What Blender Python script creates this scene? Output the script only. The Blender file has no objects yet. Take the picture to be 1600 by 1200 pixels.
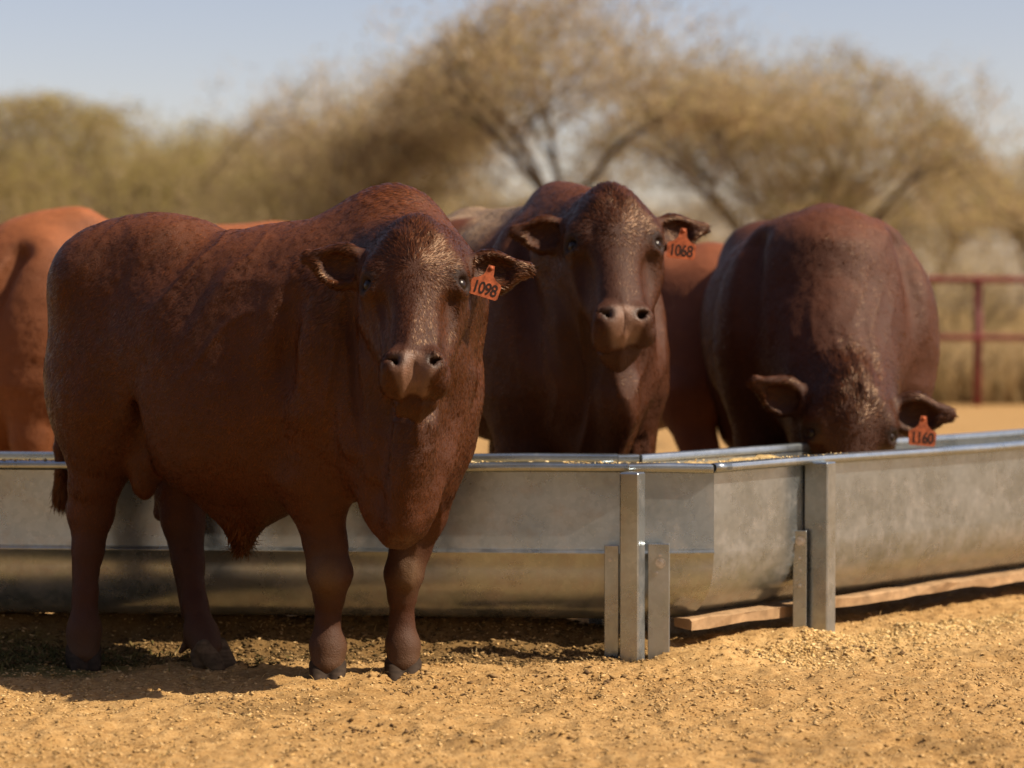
import bpy, math, random, time
import numpy as np
from mathutils import Vector, Matrix

T0 = time.time()
rng = np.random.default_rng(7)
random.seed(7)
scene = bpy.context.scene
COL = scene.collection

# ------------------------------------------------------------------ camera
F = 3668.0                       # focal length in pixels of a 1600 px wide frame
CAM_H = 1.086
PITCH = math.atan(119.0 / F)
cam_data = bpy.data.cameras.new("camera")
cam_data.sensor_width = 36.0
cam_data.lens = 36.0 * F / 1600.0
cam_data.clip_start = 0.1
cam_data.clip_end = 3000.0
cam_data.dof.use_dof = True
cam_data.dof.focus_distance = 6.72
cam_data.dof.aperture_fstop = 1.95
cam_data.dof.aperture_blades = 9
cam = bpy.data.objects.new("camera", cam_data)
cam.location = (0, 0, CAM_H)
cam.rotation_euler = (math.pi / 2 - PITCH, 0, 0)
COL.objects.link(cam)
scene.camera = cam

# ------------------------------------------------------------------ world and sun
SUN_AZ = math.radians(-15.0)       # from +X (right) towards +Y (away)
SUN_EL = math.radians(46.0)
world = bpy.data.worlds.new("World")
scene.world = world
world.use_nodes = True
wn = world.node_tree
sky = wn.nodes.new("ShaderNodeTexSky")
sky.sky_type = 'NISHITA'
sky.sun_disc = False
sky.sun_elevation = SUN_EL
sky.sun_rotation = math.pi / 2 - SUN_AZ
sky.altitude = 300.0
sky.air_density = 1.0
sky.dust_density = 1.2
sky.ozone_density = 1.0
white = wn.nodes.new("ShaderNodeMix"); white.data_type = 'RGBA'; white.blend_type = 'MULTIPLY'   # camera white balance
white.inputs[0].default_value = 1.0
white.inputs[7].default_value = (1.20, 0.965, 0.92, 1.0)
wn.links.new(sky.outputs[0], white.inputs[6])
wn.links.new(white.outputs[2], wn.nodes["Background"].inputs[0])
wn.nodes["Background"].inputs[1].default_value = 0.086
sun_data = bpy.data.lights.new("sun", 'SUN')
sun_data.energy = 5.0
sun_data.angle = math.radians(0.5)
sun_data.color = (1.0, 0.86, 0.67)
sun = bpy.data.objects.new("sun", sun_data)
sdir = Vector((math.cos(SUN_AZ) * math.cos(SUN_EL), math.sin(SUN_AZ) * math.cos(SUN_EL), math.sin(SUN_EL)))
sun.rotation_euler = sdir.to_track_quat('Z', 'Y').to_euler()
sun.location = (6, 6, 12)
COL.objects.link(sun)

# ------------------------------------------------------------------ render settings
scene.render.engine = 'CYCLES'
scene.cycles.use_denoising = True
scene.cycles.max_bounces = 6
scene.cycles.diffuse_bounces = 3
scene.cycles.glossy_bounces = 3
scene.cycles.transmission_bounces = 3
scene.cycles.transparent_max_bounces = 4
scene.cycles_curves.shape = 'RIBBONS'
scene.cycles_curves.subdivisions = 2
scene.view_settings.view_transform = 'Standard'
scene.view_settings.look = 'None'
scene.view_settings.exposure = 0.62
scene.view_settings.gamma = 1.0

# ================================================================== helpers
CP, SP = math.cos(PITCH), math.sin(PITCH)

def P(px, py, Y):
    """world point seen at photo pixel (px, py) at distance Y"""
    u = (px - 800) / F
    v = (600 - py) / F
    s = Y / (CP + v * SP)
    return np.array([u * s, Y, CAM_H + s * (v * CP - SP)])

def XZ(px, z, Y):
    dz = z - CAM_H
    s = (Y * CP - dz * SP)
    return np.array([(px - 800) / F * s, Y, z])

def lattice(ix, iy, iz, seed):
    h = (ix.astype(np.int64) * 374761393 + iy.astype(np.int64) * 668265263 + iz.astype(np.int64) * 2147483647 + seed * 974634781)
    h = (h ^ (h >> 13)) * 1274126177
    h = h ^ (h >> 16)
    return (h & 0xFFFF).astype(np.float32) / 65535.0

def noise3(p, freq, seed=0):
    q = np.asarray(p, dtype=np.float64) * freq
    i = np.floor(q).astype(np.int64)
    f = (q - i).astype(np.float32)
    f = f * f * (3 - 2 * f)
    out = np.zeros(len(q), np.float32)
    for dx in (0, 1):
        wx = f[:, 0] if dx else 1 - f[:, 0]
        for dy in (0, 1):
            wy = f[:, 1] if dy else 1 - f[:, 1]
            for dz in (0, 1):
                wz = f[:, 2] if dz else 1 - f[:, 2]
                out += wx * wy * wz * lattice(i[:, 0] + dx, i[:, 1] + dy, i[:, 2] + dz, seed)
    return out * 2 - 1

def fbm(p, freq, octaves=4, seed=0, gain=0.5):
    a, s, out = 1.0, 0.0, 0
    for o in range(octaves):
        out = out + a * noise3(p, freq * 2 ** o, seed + o * 17)
        s += a
        a *= gain
    return out / s

def smoothstep(a, b, x):
    t = np.clip((x - a) / (b - a), 0, 1)
    return t * t * (3 - 2 * t)

def norm(v):
    v = np.asarray(v, dtype=np.float64)
    return v / (np.linalg.norm(v, axis=-1, keepdims=True) + 1e-12)

def link(o, parent=None):
    COL.objects.link(o)
    if parent is not None:
        o.parent = parent
    return o

def tag(o, label=None, cat=None, group=None, kind=None):
    if label: o["label"] = label
    if cat: o["category"] = cat
    if group: o["group"] = group
    if kind: o["kind"] = kind
    return o

def empty(name, loc=(0, 0, 0)):
    o = bpy.data.objects.new(name, None)
    o.empty_display_size = 0.1
    o.location = loc
    COL.objects.link(o)
    return o

def mesh_np(name, V, faces, mat=None, parent=None, smooth=True, cols=None):
    """faces: (n,3) or (n,4) int array, or a list of index tuples"""
    me = bpy.data.meshes.new(name)
    V = np.asarray(V, dtype=np.float32)
    if isinstance(faces, np.ndarray):
        n, k = faces.shape
        me.vertices.add(len(V))
        me.vertices.foreach_set("co", V.ravel())
        me.loops.add(n * k)
        me.loops.foreach_set("vertex_index", faces.astype(np.int32).ravel())
        me.polygons.add(n)
        me.polygons.foreach_set("loop_start", np.arange(0, n * k, k, dtype=np.int32))
        me.update(calc_edges=True)
    else:
        me.from_pydata([tuple(map(float, v)) for v in V], [], [tuple(int(i) for i in f) for f in faces])
        me.update()
    if smooth:
        me.polygons.foreach_set("use_smooth", np.ones(len(me.polygons), dtype=bool))
    if cols is not None:
        at = me.attributes.new("col", 'FLOAT_COLOR', 'POINT')
        c = np.ones((len(V), 4), np.float32)
        c[:, :3] = cols
        at.data.foreach_set("color", c.ravel())
    if mat is not None:
        me.materials.append(mat)
    o = bpy.data.objects.new(name, me)
    return link(o, parent)

class MB:
    """collects simple solids into one mesh"""
    def __init__(s):
        s.v, s.f = [], []
    def add(s, V, Fs):
        b = len(s.v)
        s.v.extend([tuple(map(float, v)) for v in V])
        s.f.extend([tuple(int(i) + b for i in f) for f in Fs])
    def box(s, c, half, ax=None, bevel=0.0):
        c = np.asarray(c, float)
        ax = np.eye(3) if ax is None else np.asarray(ax, float)   # rows = axes
        b = min(bevel, min(half) * 0.45)
        hx, hy, hz = half
        if b <= 0:
            V = [(x * hx, y * hy, z * hz) for z in (-1, 1) for y in (-1, 1) for x in (-1, 1)]
            Fs = [(0, 2, 3, 1), (4, 5, 7, 6), (0, 1, 5, 4), (2, 6, 7, 3), (0, 4, 6, 2), (1, 3, 7, 5)]
        else:
            ring = [(hx - b, -hy), (hx, -hy + b), (hx, hy - b), (hx - b, hy), (-hx + b, hy), (-hx, hy - b), (-hx, -hy + b), (-hx + b, -hy)]
            inn = [(x - math.copysign(b, x) if abs(abs(x) - hx) < 1e-9 else x, y - math.copysign(b, y) if abs(abs(y) - hy) < 1e-9 else y) for x, y in ring]
            V = [(x, y, -hz) for x, y in inn] + [(x, y, -hz + b) for x, y in ring] + [(x, y, hz - b) for x, y in ring] + [(x, y, hz) for x, y in inn]
            Fs = [tuple(range(7, -1, -1)), tuple(range(24, 32))]
            for r in range(3):
                for i in range(8):
                    j = (i + 1) % 8
                    Fs.append((r * 8 + i, r * 8 + j, r * 8 + 8 + j, r * 8 + 8 + i))
        s.add([c + v[0] * ax[0] + v[1] * ax[1] + v[2] * ax[2] for v in V], Fs)
    def tube(s, pts, radii, n=8, cap=True):
        pts = [np.asarray(p, float) for p in pts]
        rings = []
        up0 = None
        for i, p in enumerate(pts):
            d = norm(pts[min(i + 1, len(pts) - 1)] - pts[max(i - 1, 0)])
            if up0 is None:
                up0 = np.array([0, 0, 1.0]) if abs(d[2]) < 0.9 else np.array([1.0, 0, 0])
            a = norm(np.cross(d, up0)); b = np.cross(a, d); up0 = b
            r = radii[i] if hasattr(radii, '__len__') else radii
            rings.append([p + r * (math.cos(2 * math.pi * k / n) * a + math.sin(2 * math.pi * k / n) * b) for k in range(n)])
        V = [v for r in rings for v in r]
        Fs = []
        for i in range(len(pts) - 1):
            for k in range(n):
                Fs.append((i * n + k, i * n + (k + 1) % n, (i + 1) * n + (k + 1) % n, (i + 1) * n + k))
        if cap:
            Fs.append(tuple(range(n - 1, -1, -1)))
            Fs.append(tuple(range((len(pts) - 1) * n, len(pts) * n)))
        s.add(V, Fs)
    def build(s, name, mat, parent=None, smooth=False):
        return mesh_np(name, s.v, s.f, mat, parent, smooth)

# ------------------------------------------------------------------ material helpers
def new_mat(name):
    m = bpy.data.materials.new(name)
    m.use_nodes = True
    nt = m.node_tree
    return m, nt, nt.nodes["Principled BSDF"]

def N(nt, kind, **kw):
    n = nt.nodes.new(kind)
    for k, v in kw.items():
        setattr(n, k, v)
    return n

def ramp(nt, fac, stops):
    r = N(nt, "ShaderNodeValToRGB")
    el = r.color_ramp.elements
    el[0].position, el[0].color = stops[0][0], (*stops[0][1], 1)
    el[1].position, el[1].color = stops[-1][0], (*stops[-1][1], 1)
    for p, c in stops[1:-1]:
        e = el.new(p); e.color = (*c, 1)
    nt.links.new(fac, r.inputs[0])
    return r.outputs[0]

def noise_node(nt, scale, detail=4, rough=0.55, coord=None, dist=0.0):
    n = N(nt, "ShaderNodeTexNoise")
    n.inputs["Scale"].default_value = scale
    n.inputs["Detail"].default_value = detail
    n.inputs["Roughness"].default_value = rough
    n.inputs["Distortion"].default_value = dist
    if coord is not None:
        nt.links.new(coord, n.inputs["Vector"])
    return n

def geo_pos(nt):
    return N(nt, "ShaderNodeNewGeometry").outputs["Position"]

def bump(nt, h, strength, dist, bsdf):
    b = N(nt, "ShaderNodeBump")
    b.inputs["Strength"].default_value = strength
    b.inputs["Distance"].default_value = dist
    nt.links.new(h, b.inputs["Height"])
    nt.links.new(b.outputs[0], bsdf.inputs["Normal"])
    return b

def mapping(nt, coord, scale):
    m = N(nt, "ShaderNodeMapping")
    m.inputs["Scale"].default_value = scale
    nt.links.new(coord, m.inputs[0])
    return m.outputs[0]

def mix_col(nt, fac, a, b, blend='MIX'):
    m = N(nt, "ShaderNodeMix", data_type='RGBA', blend_type=blend)
    for sock, val in ((m.inputs[0], fac), (m.inputs[6], a), (m.inputs[7], b)):
        if isinstance(val, (int, float)):
            sock.default_value = val
        elif isinstance(val, tuple):
            sock.default_value = (*val, 1)
        else:
            nt.links.new(val, sock)
    return m.outputs[2]

# ground
def mat_ground():
    m, nt, b = new_mat("sandy_soil")
    pos = geo_pos(nt)
    n1 = noise_node(nt, 1.3, 5, 0.6, pos)
    n2 = noise_node(nt, 22, 5, 0.65, pos)
    n3 = noise_node(nt, 110, 3, 0.6, pos)
    c = ramp(nt, n2.outputs[0], [(0.28, (0.155, 0.085, 0.031)), (0.45, (0.345, 0.203, 0.074)), (0.62, (0.435, 0.277, 0.116)), (0.8, (0.49, 0.335, 0.158))])
    c = mix_col(nt, 0.35, c, ramp(nt, n1.outputs[0], [(0.3, (0.32, 0.185, 0.066)), (0.7, (0.44, 0.275, 0.113))]))
    c3 = ramp(nt, n3.outputs[0], [(0.35, (0.6, 0.55, 0.5)), (0.55, (1, 1, 1))])
    c = mix_col(nt, 0.7, c, c3, 'MULTIPLY')
    at = N(nt, "ShaderNodeAttribute", attribute_name="col")
    c = mix_col(nt, 1.0, c, at.outputs[0], 'MULTIPLY')
    nt.links.new(c, b.inputs["Base Color"])
    b.inputs["Roughness"].default_value = 0.95
    b.inputs["Specular IOR Level"].default_value = 0.15
    bump(nt, n3.outputs[0], 0.6, 0.006, b)
    return m

def mat_attr(name, rough=0.9, spec=0.2, trans=0.0, nscale=0):
    m, nt, b = new_mat(name)
    at = N(nt, "ShaderNodeAttribute", attribute_name="col")
    c = at.outputs[0]
    if nscale:
        nn = noise_node(nt, nscale, 4, 0.6, geo_pos(nt))
        c = mix_col(nt, 0.8, c, ramp(nt, nn.outputs[0], [(0.3, (0.6, 0.58, 0.55)), (0.65, (1.1, 1.1, 1.1))]), 'MULTIPLY')
    nt.links.new(c, b.inputs["Base Color"])
    b.inputs["Roughness"].default_value = rough
    b.inputs["Specular IOR Level"].default_value = spec
    if trans:
        tr = N(nt, "ShaderNodeBsdfTranslucent")
        nt.links.new(c, tr.inputs[0])
        mx = N(nt, "ShaderNodeMixShader")
        mx.inputs[0].default_value = trans
        nt.links.new(b.outputs[0], mx.inputs[1]); nt.links.new(tr.outputs[0], mx.inputs[2])
        nt.links.new(mx.outputs[0], nt.nodes["Material Output"].inputs[0])
    return m

def mat_plain(name, col, rough=0.6, metal=0.0, spec=0.5, nscale=20, var=0.35, bumpd=0.0):
    m, nt, b = new_mat(name)
    nn = noise_node(nt, nscale, 5, 0.6, geo_pos(nt))
    lo = tuple(x * (1 - var) for x in col); hi = tuple(min(1, x * (1 + var * 0.6)) for x in col)
    nt.links.new(ramp(nt, nn.outputs[0], [(0.3, lo), (0.7, hi)]), b.inputs["Base Color"])
    b.inputs["Roughness"].default_value = rough
    b.inputs["Metallic"].default_value = metal
    b.inputs["Specular IOR Level"].default_value = spec
    if bumpd:
        bump(nt, nn.outputs[0], 0.5, bumpd, b)
    return m

def mat_galv(name, dirt=0.5):
    """dull galvanised sheet with spangle, scratches and dried mud"""
    m, nt, b = new_mat(name)
    pos = geo_pos(nt)
    vo = N(nt, "ShaderNodeTexVoronoi"); vo.inputs["Scale"].default_value = 55
    nt.links.new(pos, vo.inputs["Vector"])
    span = ramp(nt, vo.outputs["Color"], [(0.0, (0.29, 0.335, 0.365)), (1.0, (0.42, 0.475, 0.51))])
    blot = noise_node(nt, 5, 6, 0.65, pos)
    streak = noise_node(nt, 1.0, 5, 0.7, mapping(nt, pos, (60, 60, 9)))
    metal_c = mix_col(nt, 0.5, span, ramp(nt, blot.outputs[0], [(0.3, (0.23, 0.265, 0.29)), (0.7, (0.45, 0.50, 0.54))]))
    mud_n = noise_node(nt, 14, 6, 0.7, pos)
    sep = N(nt, "ShaderNodeSeparateXYZ"); nt.links.new(pos, sep.inputs[0])
    hgt = N(nt, "ShaderNodeMapRange"); nt.links.new(sep.outputs[2], hgt.inputs[0])
    hgt.inputs[1].default_value = 0.62; hgt.inputs[2].default_value = 0.05
    hgt.inputs[3].default_value = 0.0; hgt.inputs[4].default_value = 0.22
    ad = N(nt, "ShaderNodeMath", operation='ADD'); nt.links.new(mud_n.outputs[0], ad.inputs[0]); nt.links.new(hgt.outputs[0], ad.inputs[1])
    ad2 = N(nt, "ShaderNodeMath", operation='MULTIPLY_ADD'); nt.links.new(streak.outputs[0], ad2.inputs[0]); ad2.inputs[1].default_value = 0.22; nt.links.new(ad.outputs[0], ad2.inputs[2])
    mask = ramp(nt, ad2.outputs[0], [(0.68, (0, 0, 0)), (0.98, (dirt, dirt, dirt))])
    sk = noise_node(nt, 160, 2, 0.5, pos)
    skm = ramp(nt, sk.outputs[0], [(0.66, (0, 0, 0)), (0.74, (0.55, 0.55, 0.55))])
    metal_c = mix_col(nt, skm, metal_c, (0.62, 0.58, 0.50))
    col = mix_col(nt, mask, metal_c, (0.36, 0.26, 0.16))
    nt.links.new(col, b.inputs["Base Color"])
    inv = N(nt, "ShaderNodeMath", operation='MULTIPLY_ADD'); nt.links.new(mask, inv.inputs[0]); inv.inputs[1].default_value = -0.9; inv.inputs[2].default_value = 0.9
    nt.links.new(inv.outputs[0], b.inputs["Metallic"])
    rr = N(nt, "ShaderNodeMapRange"); nt.links.new(blot.outputs[0], rr.inputs[0])
    rr.inputs[3].default_value = 0.20; rr.inputs[4].default_value = 0.36
    nt.links.new(rr.outputs[0], b.inputs["Roughness"])
    big = noise_node(nt, 3.0, 2, 0.5, pos)
    bump(nt, big.outputs[0], 0.12, 0.03, b)
    return m

M = {}
M['ground'] = mat_ground()
M['clod'] = mat_attr("soil_clod", 0.95, 0.1)
M['grain'] = mat_attr("grain", 0.8, 0.25)
M['leaf'] = mat_attr("dry_foliage", 0.85, 0.1, trans=0.45)
M['bark'] = mat_plain("acacia_bark", (0.115, 0.085, 0.06), 0.95, spec=0.1, nscale=6)
M['galv'] = mat_galv("galvanised_sheet", 0.42)
M['galv_post'] = mat_galv("galvanised_post", 0.30)
M['bolt'] = mat_plain("zinc_bolt", (0.55, 0.55, 0.56), 0.35, metal=1.0, nscale=80)
M['skid'] = mat_plain("muddy_timber", (0.34, 0.22, 0.12), 0.9, spec=0.1, nscale=18, bumpd=0.004)
M['red_pipe'] = mat_plain("oxide_red_paint", (0.17, 0.032, 0.028), 0.6, spec=0.3, nscale=4)
M['tag'] = mat_plain("orange_plastic", (0.40, 0.105, 0.042), 0.7, spec=0.2, nscale=55, var=0.55)
M['ink'] = mat_plain("dark_ink", (0.035, 0.018, 0.014), 0.7, spec=0.2, nscale=90)
M['eye'] = mat_plain("dark_eye", (0.014, 0.007, 0.004), 0.28, spec=0.3, nscale=10)
M['hoof'] = mat_attr("hoof_horn", 0.85, 0.15, nscale=60)

def mat_skin():
    m, nt, b = new_mat("bull_hide")
    at = N(nt, "ShaderNodeAttribute", attribute_name="col")
    sp = noise_node(nt, 230, 3, 0.6, geo_pos(nt))
    c = mix_col(nt, 0.5, at.outputs[0], ramp(nt, sp.outputs[0], [(0.3, (0.6, 0.6, 0.6)), (0.7, (1.15, 1.15, 1.15))]), 'MULTIPLY')
    nt.links.new(c, b.inputs["Base Color"])
    wet = N(nt, "ShaderNodeAttribute", attribute_name="wet")
    rr = N(nt, "ShaderNodeMapRange"); nt.links.new(wet.outputs["Fac"], rr.inputs[0])
    rr.inputs[3].default_value = 0.65; rr.inputs[4].default_value = 0.38
    nt.links.new(rr.outputs[0], b.inputs["Roughness"])
    b.inputs["Specular IOR Level"].default_value = 0.3
    bump(nt, sp.outputs[0], 0.6, 0.004, b)
    return m
M['skin'] = mat_skin()

def mat_hair():
    m = bpy.data.materials.new("bull_hair"); m.use_nodes = True
    nt = m.node_tree
    nt.nodes.remove(nt.nodes["Principled BSDF"])
    at = N(nt, "ShaderNodeAttribute", attribute_name="hcol")
    # the coat as a mass: strands shade with the hide's own orientation
    nr = N(nt, "ShaderNodeAttribute", attribute_name="nrm")
    df = N(nt, "ShaderNodeBsdfPrincipled")
    nt.links.new(at.outputs[0], df.inputs["Base Color"]); nt.links.new(nr.outputs["Vector"], df.inputs["Normal"])
    df.inputs["Roughness"].default_value = 0.44
    df.inputs["Specular IOR Level"].default_value = 0.45
    df.inputs["Specular Tint"].default_value = (1.0, 0.66, 0.42, 1)
    nt.links.new(df.outputs[0], nt.nodes["Material Output"].inputs[0])
    return m
M['hair'] = mat_hair()

# ================================================================== ground
# trough plan (front face line): far left, kink at the first post, mitre, far right
TA = np.array([-2.6, 7.53]); TK = np.array([0.36, 7.29]); TC = np.array([0.62, 7.325]); TB = np.array([4.2, 10.9])

def seg_dist(x, y, a, b):
    d = b - a
    t = np.clip(((x - a[0]) * d[0] + (y - a[1]) * d[1]) / (d @ d), 0, 1)
    return np.hypot(x - a[0] - t * d[0], y - a[1] - t * d[1]), t

_r = np.random.default_rng(99)
PRINTS = []                                    # trampled hoof pits with a raised lip
for _i in range(70):
    _y = 5.2 + 2.6 * _r.random(); _x = (_r.random() - .5) * .46 * _y
    _s = .035 + .02 * _r.random()
    PRINTS += [(_x, _y, _s, -0.016 - .008 * _r.random()), (_x + .03, _y + .03, _s * 1.9, 0.006)]

def ground_h(x, y):
    p = np.stack([x, y, np.zeros_like(x)], 1)
    near = 1 - smoothstep(9.5, 14.0, y)
    h = 0.018 * fbm(p, 1.1, 3, 3) + near * (0.012 * fbm(p, 6.0, 3, 11) + 0.020 * np.abs(fbm(p, 17.0, 3, 23)) - 0.006)
    h += 0.03 * smoothstep(18, 40, y) * fbm(p, 0.2, 3, 31)
    # soil and spilled feed banked up along the trough
    dl, _ = seg_dist(x, y, TA + [0, .18], TK + [0, .18])
    dr, _ = seg_dist(x, y, TC + [-.02, .12], TB + [-.1, .1])
    bump_n = 0.75 + 0.5 * fbm(p, 3.0, 3, 41)
    h += bump_n * 0.125 * np.exp(-(dl / 0.12) ** 2)
    h += bump_n * 0.030 * np.exp(-(dr / 0.16) ** 2)
    # heap at the right section's near end, scuffed hollow in front
    for (cx, cy, r, a) in ((0.62, 7.22, 0.14, 0.035), (0.92, 7.52, 0.17, 0.045), (1.35, 7.75, 0.2, 0.035), (0.98, 7.18, 0.16, -0.02), (1.05, 6.75, 0.3, 0.02)):
        h += a * np.exp(-((x - cx) ** 2 + (y - cy) ** 2) / r ** 2)
    for (cx, cy, r, a) in PRINTS:
        h += a * np.exp(-((x - cx) ** 2 + (y - cy) ** 2) / r ** 2)
    return h

def build_ground():
    ys = [1.0]
    while ys[-1] < 1500:
        y = ys[-1]
        if y < 4.8: st = 0.12
        elif y < 8.6: st = 0.011
        elif y < 11: st = 0.03
        else: st = max(0.06, (y - 10) * 0.09)
        ys.append(y + st)
    ys = np.array([-60, -20, -6, -1.5] + ys)
    xin = np.arange(-2.6, 2.6, 0.0125)
    ext = [2.6]
    while ext[-1] < 1200:
        ext.append(ext[-1] + max(0.05, (ext[-1] - 2.5) * 0.35))
    ext = np.array(ext)
    xs = np.concatenate([-ext[::-1], xin[1:], ext])
    X, Y = np.meshgrid(xs, ys)
    x, y = X.ravel(), Y.ravel()
    z = np.zeros_like(x)
    for i in range(0, len(x), 200000):
        z[i:i + 200000] = ground_h(x[i:i + 200000], y[i:i + 200000])
    V = np.stack([x, y, z], 1)
    nx, ny = len(xs), len(ys)
    i = np.arange(nx * ny).reshape(ny, nx)
    Fq = np.stack([i[:-1, :-1].ravel(), i[:-1, 1:].ravel(), i[1:, 1:].ravel(), i[1:, :-1].ravel()], 1)
    p = np.stack([x, y, np.zeros_like(x)], 1)
    # tones of the soil: old dung and trampled green fodder at the left, spilled meal at the right
    dung = smoothstep(0.28, 0.55, fbm(p, 2.6, 4, 77)) * 0.5
    green = smoothstep(0.1, 0.5, 1.0 - np.hypot((x + 1.72) / 0.9, (y - 7.15) / 0.45) + 0.35 * fbm(p, 5, 3, 5))
    dl, _ = seg_dist(x, y, TA + [0, .1], TK + [0, .1])
    # trough shade painted into the soil along the left section, mixed with trodden fodder
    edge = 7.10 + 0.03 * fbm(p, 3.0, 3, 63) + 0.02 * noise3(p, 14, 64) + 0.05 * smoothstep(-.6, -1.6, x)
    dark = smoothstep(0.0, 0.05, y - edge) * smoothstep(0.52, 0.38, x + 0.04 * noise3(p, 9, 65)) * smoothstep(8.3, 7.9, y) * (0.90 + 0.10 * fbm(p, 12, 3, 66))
    c = np.ones((len(x), 3))
    c *= 1 - (dung * 0.55)[:, None]
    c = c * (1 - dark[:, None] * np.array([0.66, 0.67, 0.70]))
    g = np.array([0.30, 0.40, 0.30])
    c = c * (1 - green[:, None]) + g * green[:, None]
    meal = 0
    for (cx, cy, r) in ((0.8, 7.28, 0.35), (1.3, 7.6, 0.35)):
        meal = meal + np.exp(-((x - cx) ** 2 + (y - cy) ** 2) / r ** 2)
    meal = np.clip(meal, 0, 1)[:, None]
    c = c * (1 + meal * np.array([0.22, 0.28, 0.35]))
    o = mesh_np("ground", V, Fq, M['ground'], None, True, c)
    tag(o, kind="structure")
    return o
build_ground()

def shards(name, n, sampler, size, cols, mat, seed, flat=0.55, lift=0.3):
    """n small irregular octahedral crumbs joined into one stuff object"""
    r = np.random.default_rng(seed)
    x, y, base = sampler(r, n)
    n = len(x)
    s = size[0] * (size[1] / size[0]) ** (r.random(n) ** 2.2)
    oc = np.array([[1, 0, 0], [-1, 0, 0], [0, 1, 0], [0, -1, 0], [0, 0, 1], [0, 0, -1]], float)
    fc = np.array([[0, 2, 4], [2, 1, 4], [1, 3, 4], [3, 0, 4], [2, 0, 5], [1, 2, 5], [3, 1, 5], [0, 3, 5]])
    V = oc[None] * (0.55 + 0.9 * r.random((n, 6, 1)))
    V = V * np.stack([1.0 + 0.8 * r.random(n), 0.7 + 0.3 * r.random(n), flat + 0.3 * r.random(n)], 1)[:, None, :]
    a = r.random(n) * 2 * math.pi; t = (r.random(n) - 0.5) * 1.0
    ca, sa, ct, st = np.cos(a), np.sin(a), np.cos(t), np.sin(t)
    vx, vy, vz = V[..., 0], V[..., 1], V[..., 2]
    vx, vz = vx * ct[:, None] + vz * st[:, None], -vx * st[:, None] + vz * ct[:, None]
    vx, vy = vx * ca[:, None] - vy * sa[:, None], vx * sa[:, None] + vy * ca[:, None]
    W = np.stack([vx, vy, vz], 2) * s[:, None, None]
    W += np.stack([x, y, base + s * lift], 1)[:, None, :]
    Fc = fc[None] + (np.arange(n) * 6)[:, None, None]
    cc = np.array(cols)[r.integers(0, len(cols), n)] * (0.75 + 0.5 * r.random((n, 1)))
    o = mesh_np(name, W.reshape(-1, 3), Fc.reshape(-1, 3), mat, None, False, np.repeat(cc, 6, 0))
    return o

def samp_yard(r, n):
    y = 5.1 + 4.2 * r.random(n * 2) ** 1.25
    x = (r.random(n * 2) - 0.5) * 2 * (0.27 * y + 0.25)
    p = np.stack([x, y, 0 * x], 1)
    keep = r.random(n * 2) < 0.35 + 0.65 * smoothstep(-0.25, 0.35, fbm(p, 3.2, 3, 91))
    x, y = x[keep][:n], y[keep][:n]
    return x, y, ground_h(x, y)

clods = shards("soil_clods", 60000, samp_yard, (0.002, 0.0085),
               [(0.43, 0.27, 0.105), (0.48, 0.315, 0.14), (0.34, 0.21, 0.08), (0.25, 0.15, 0.06), (0.50, 0.34, 0.16)], M['clod'], 3, 0.35, 0.05)
tag(clods, "loose crumbs of dry golden soil strewn over the yard", "soil", kind="stuff")

def samp_dung(r, n):
    cs = [P(690, 1083, 6.62), P(655, 1066, 6.8), P(1360, 1015, 7.4), P(1180, 1040, 7.2), P(1560, 1112, 6.3), P(330, 1105, 6.4), P(900, 1070, 6.8), P(560, 1150, 6.0)]
    xs, ys = [], []
    for i, c in enumerate(cs):
        k = n // len(cs)
        xs.append(c[0] + r.normal(0, 0.08, k)); ys.append(481 * 0 + c[1] + r.normal(0, 0.06, k))
    x, y = np.concatenate(xs), np.concatenate(ys)
    return x, y, ground_h(x, y)
dung = shards("dung_crumbs", 500, samp_dung, (0.003, 0.011), [(0.13, 0.08, 0.04), (0.19, 0.12, 0.055), (0.25, 0.16, 0.07)], M['clod'], 5)
tag(dung, "dark trodden crumbs of dung scattered on the golden ground", "dung", kind="stuff")

def blades(name, n, sampler, length, width, cols, mat, seed, upright=1.0):
    r = np.random.default_rng(seed)
    x, y, z = sampler(r, n)
    n = len(x)
    L = length[0] + (length[1] - length[0]) * r.random(n)
    a = r.random(n) * 2 * math.pi
    tilt = (0.25 + 0.6 * r.random(n)) / upright
    d = np.stack([np.cos(a) * np.sin(tilt), np.sin(a) * np.sin(tilt), np.cos(tilt)], 1)
    sidev = np.stack([-np.sin(a), np.cos(a), 0 * a], 1) * (width * (0.6 + 0.8 * r.random(n)))[:, None]
    p = np.stack([x, y, z], 1)
    mid = p + d * (L * 0.55)[:, None]
    d2 = norm(d + np.stack([np.cos(a) * 0.5, np.sin(a) * 0.5, -0.2 + 0 * a], 1))
    tip = mid + d2 * (L * 0.45)[:, None]
    V = np.stack([p - sidev, p + sidev, mid + sidev * .8, mid - sidev * .8, tip], 1).reshape(-1, 3)
    b = (np.arange(n) * 5)[:, None]
    F3 = np.concatenate([b + np.array([[0, 1, 2]]), b + np.array([[0, 2, 3]]), b + np.array([[3, 2, 4]])], 0)
    cc = np.array(cols)[r.integers(0, len(cols), n)] * (0.7 + 0.6 * r.random((n, 1)))
    return mesh_np(name, V, F3, mat, None, False, np.repeat(cc, 5, 0))

def samp_fodder(r, n):
    x = -1.75 + r.normal(0, 0.33, n); y = 7.22 + r.normal(0, 0.10, n)
    return x, y, ground_h(x, y) + 0.002
fod = blades("trampled_fodder", 3200, samp_fodder, (0.015, 0.05), 0.0028, [(0.11, 0.105, 0.035), (0.15, 0.13, 0.045), (0.07, 0.07, 0.028), (0.20, 0.15, 0.06)], M['leaf'], 8, 0.4)
tag(fod, "trampled green fodder in the shade at the trough's left foot", "fodder", kind="stuff")

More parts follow.
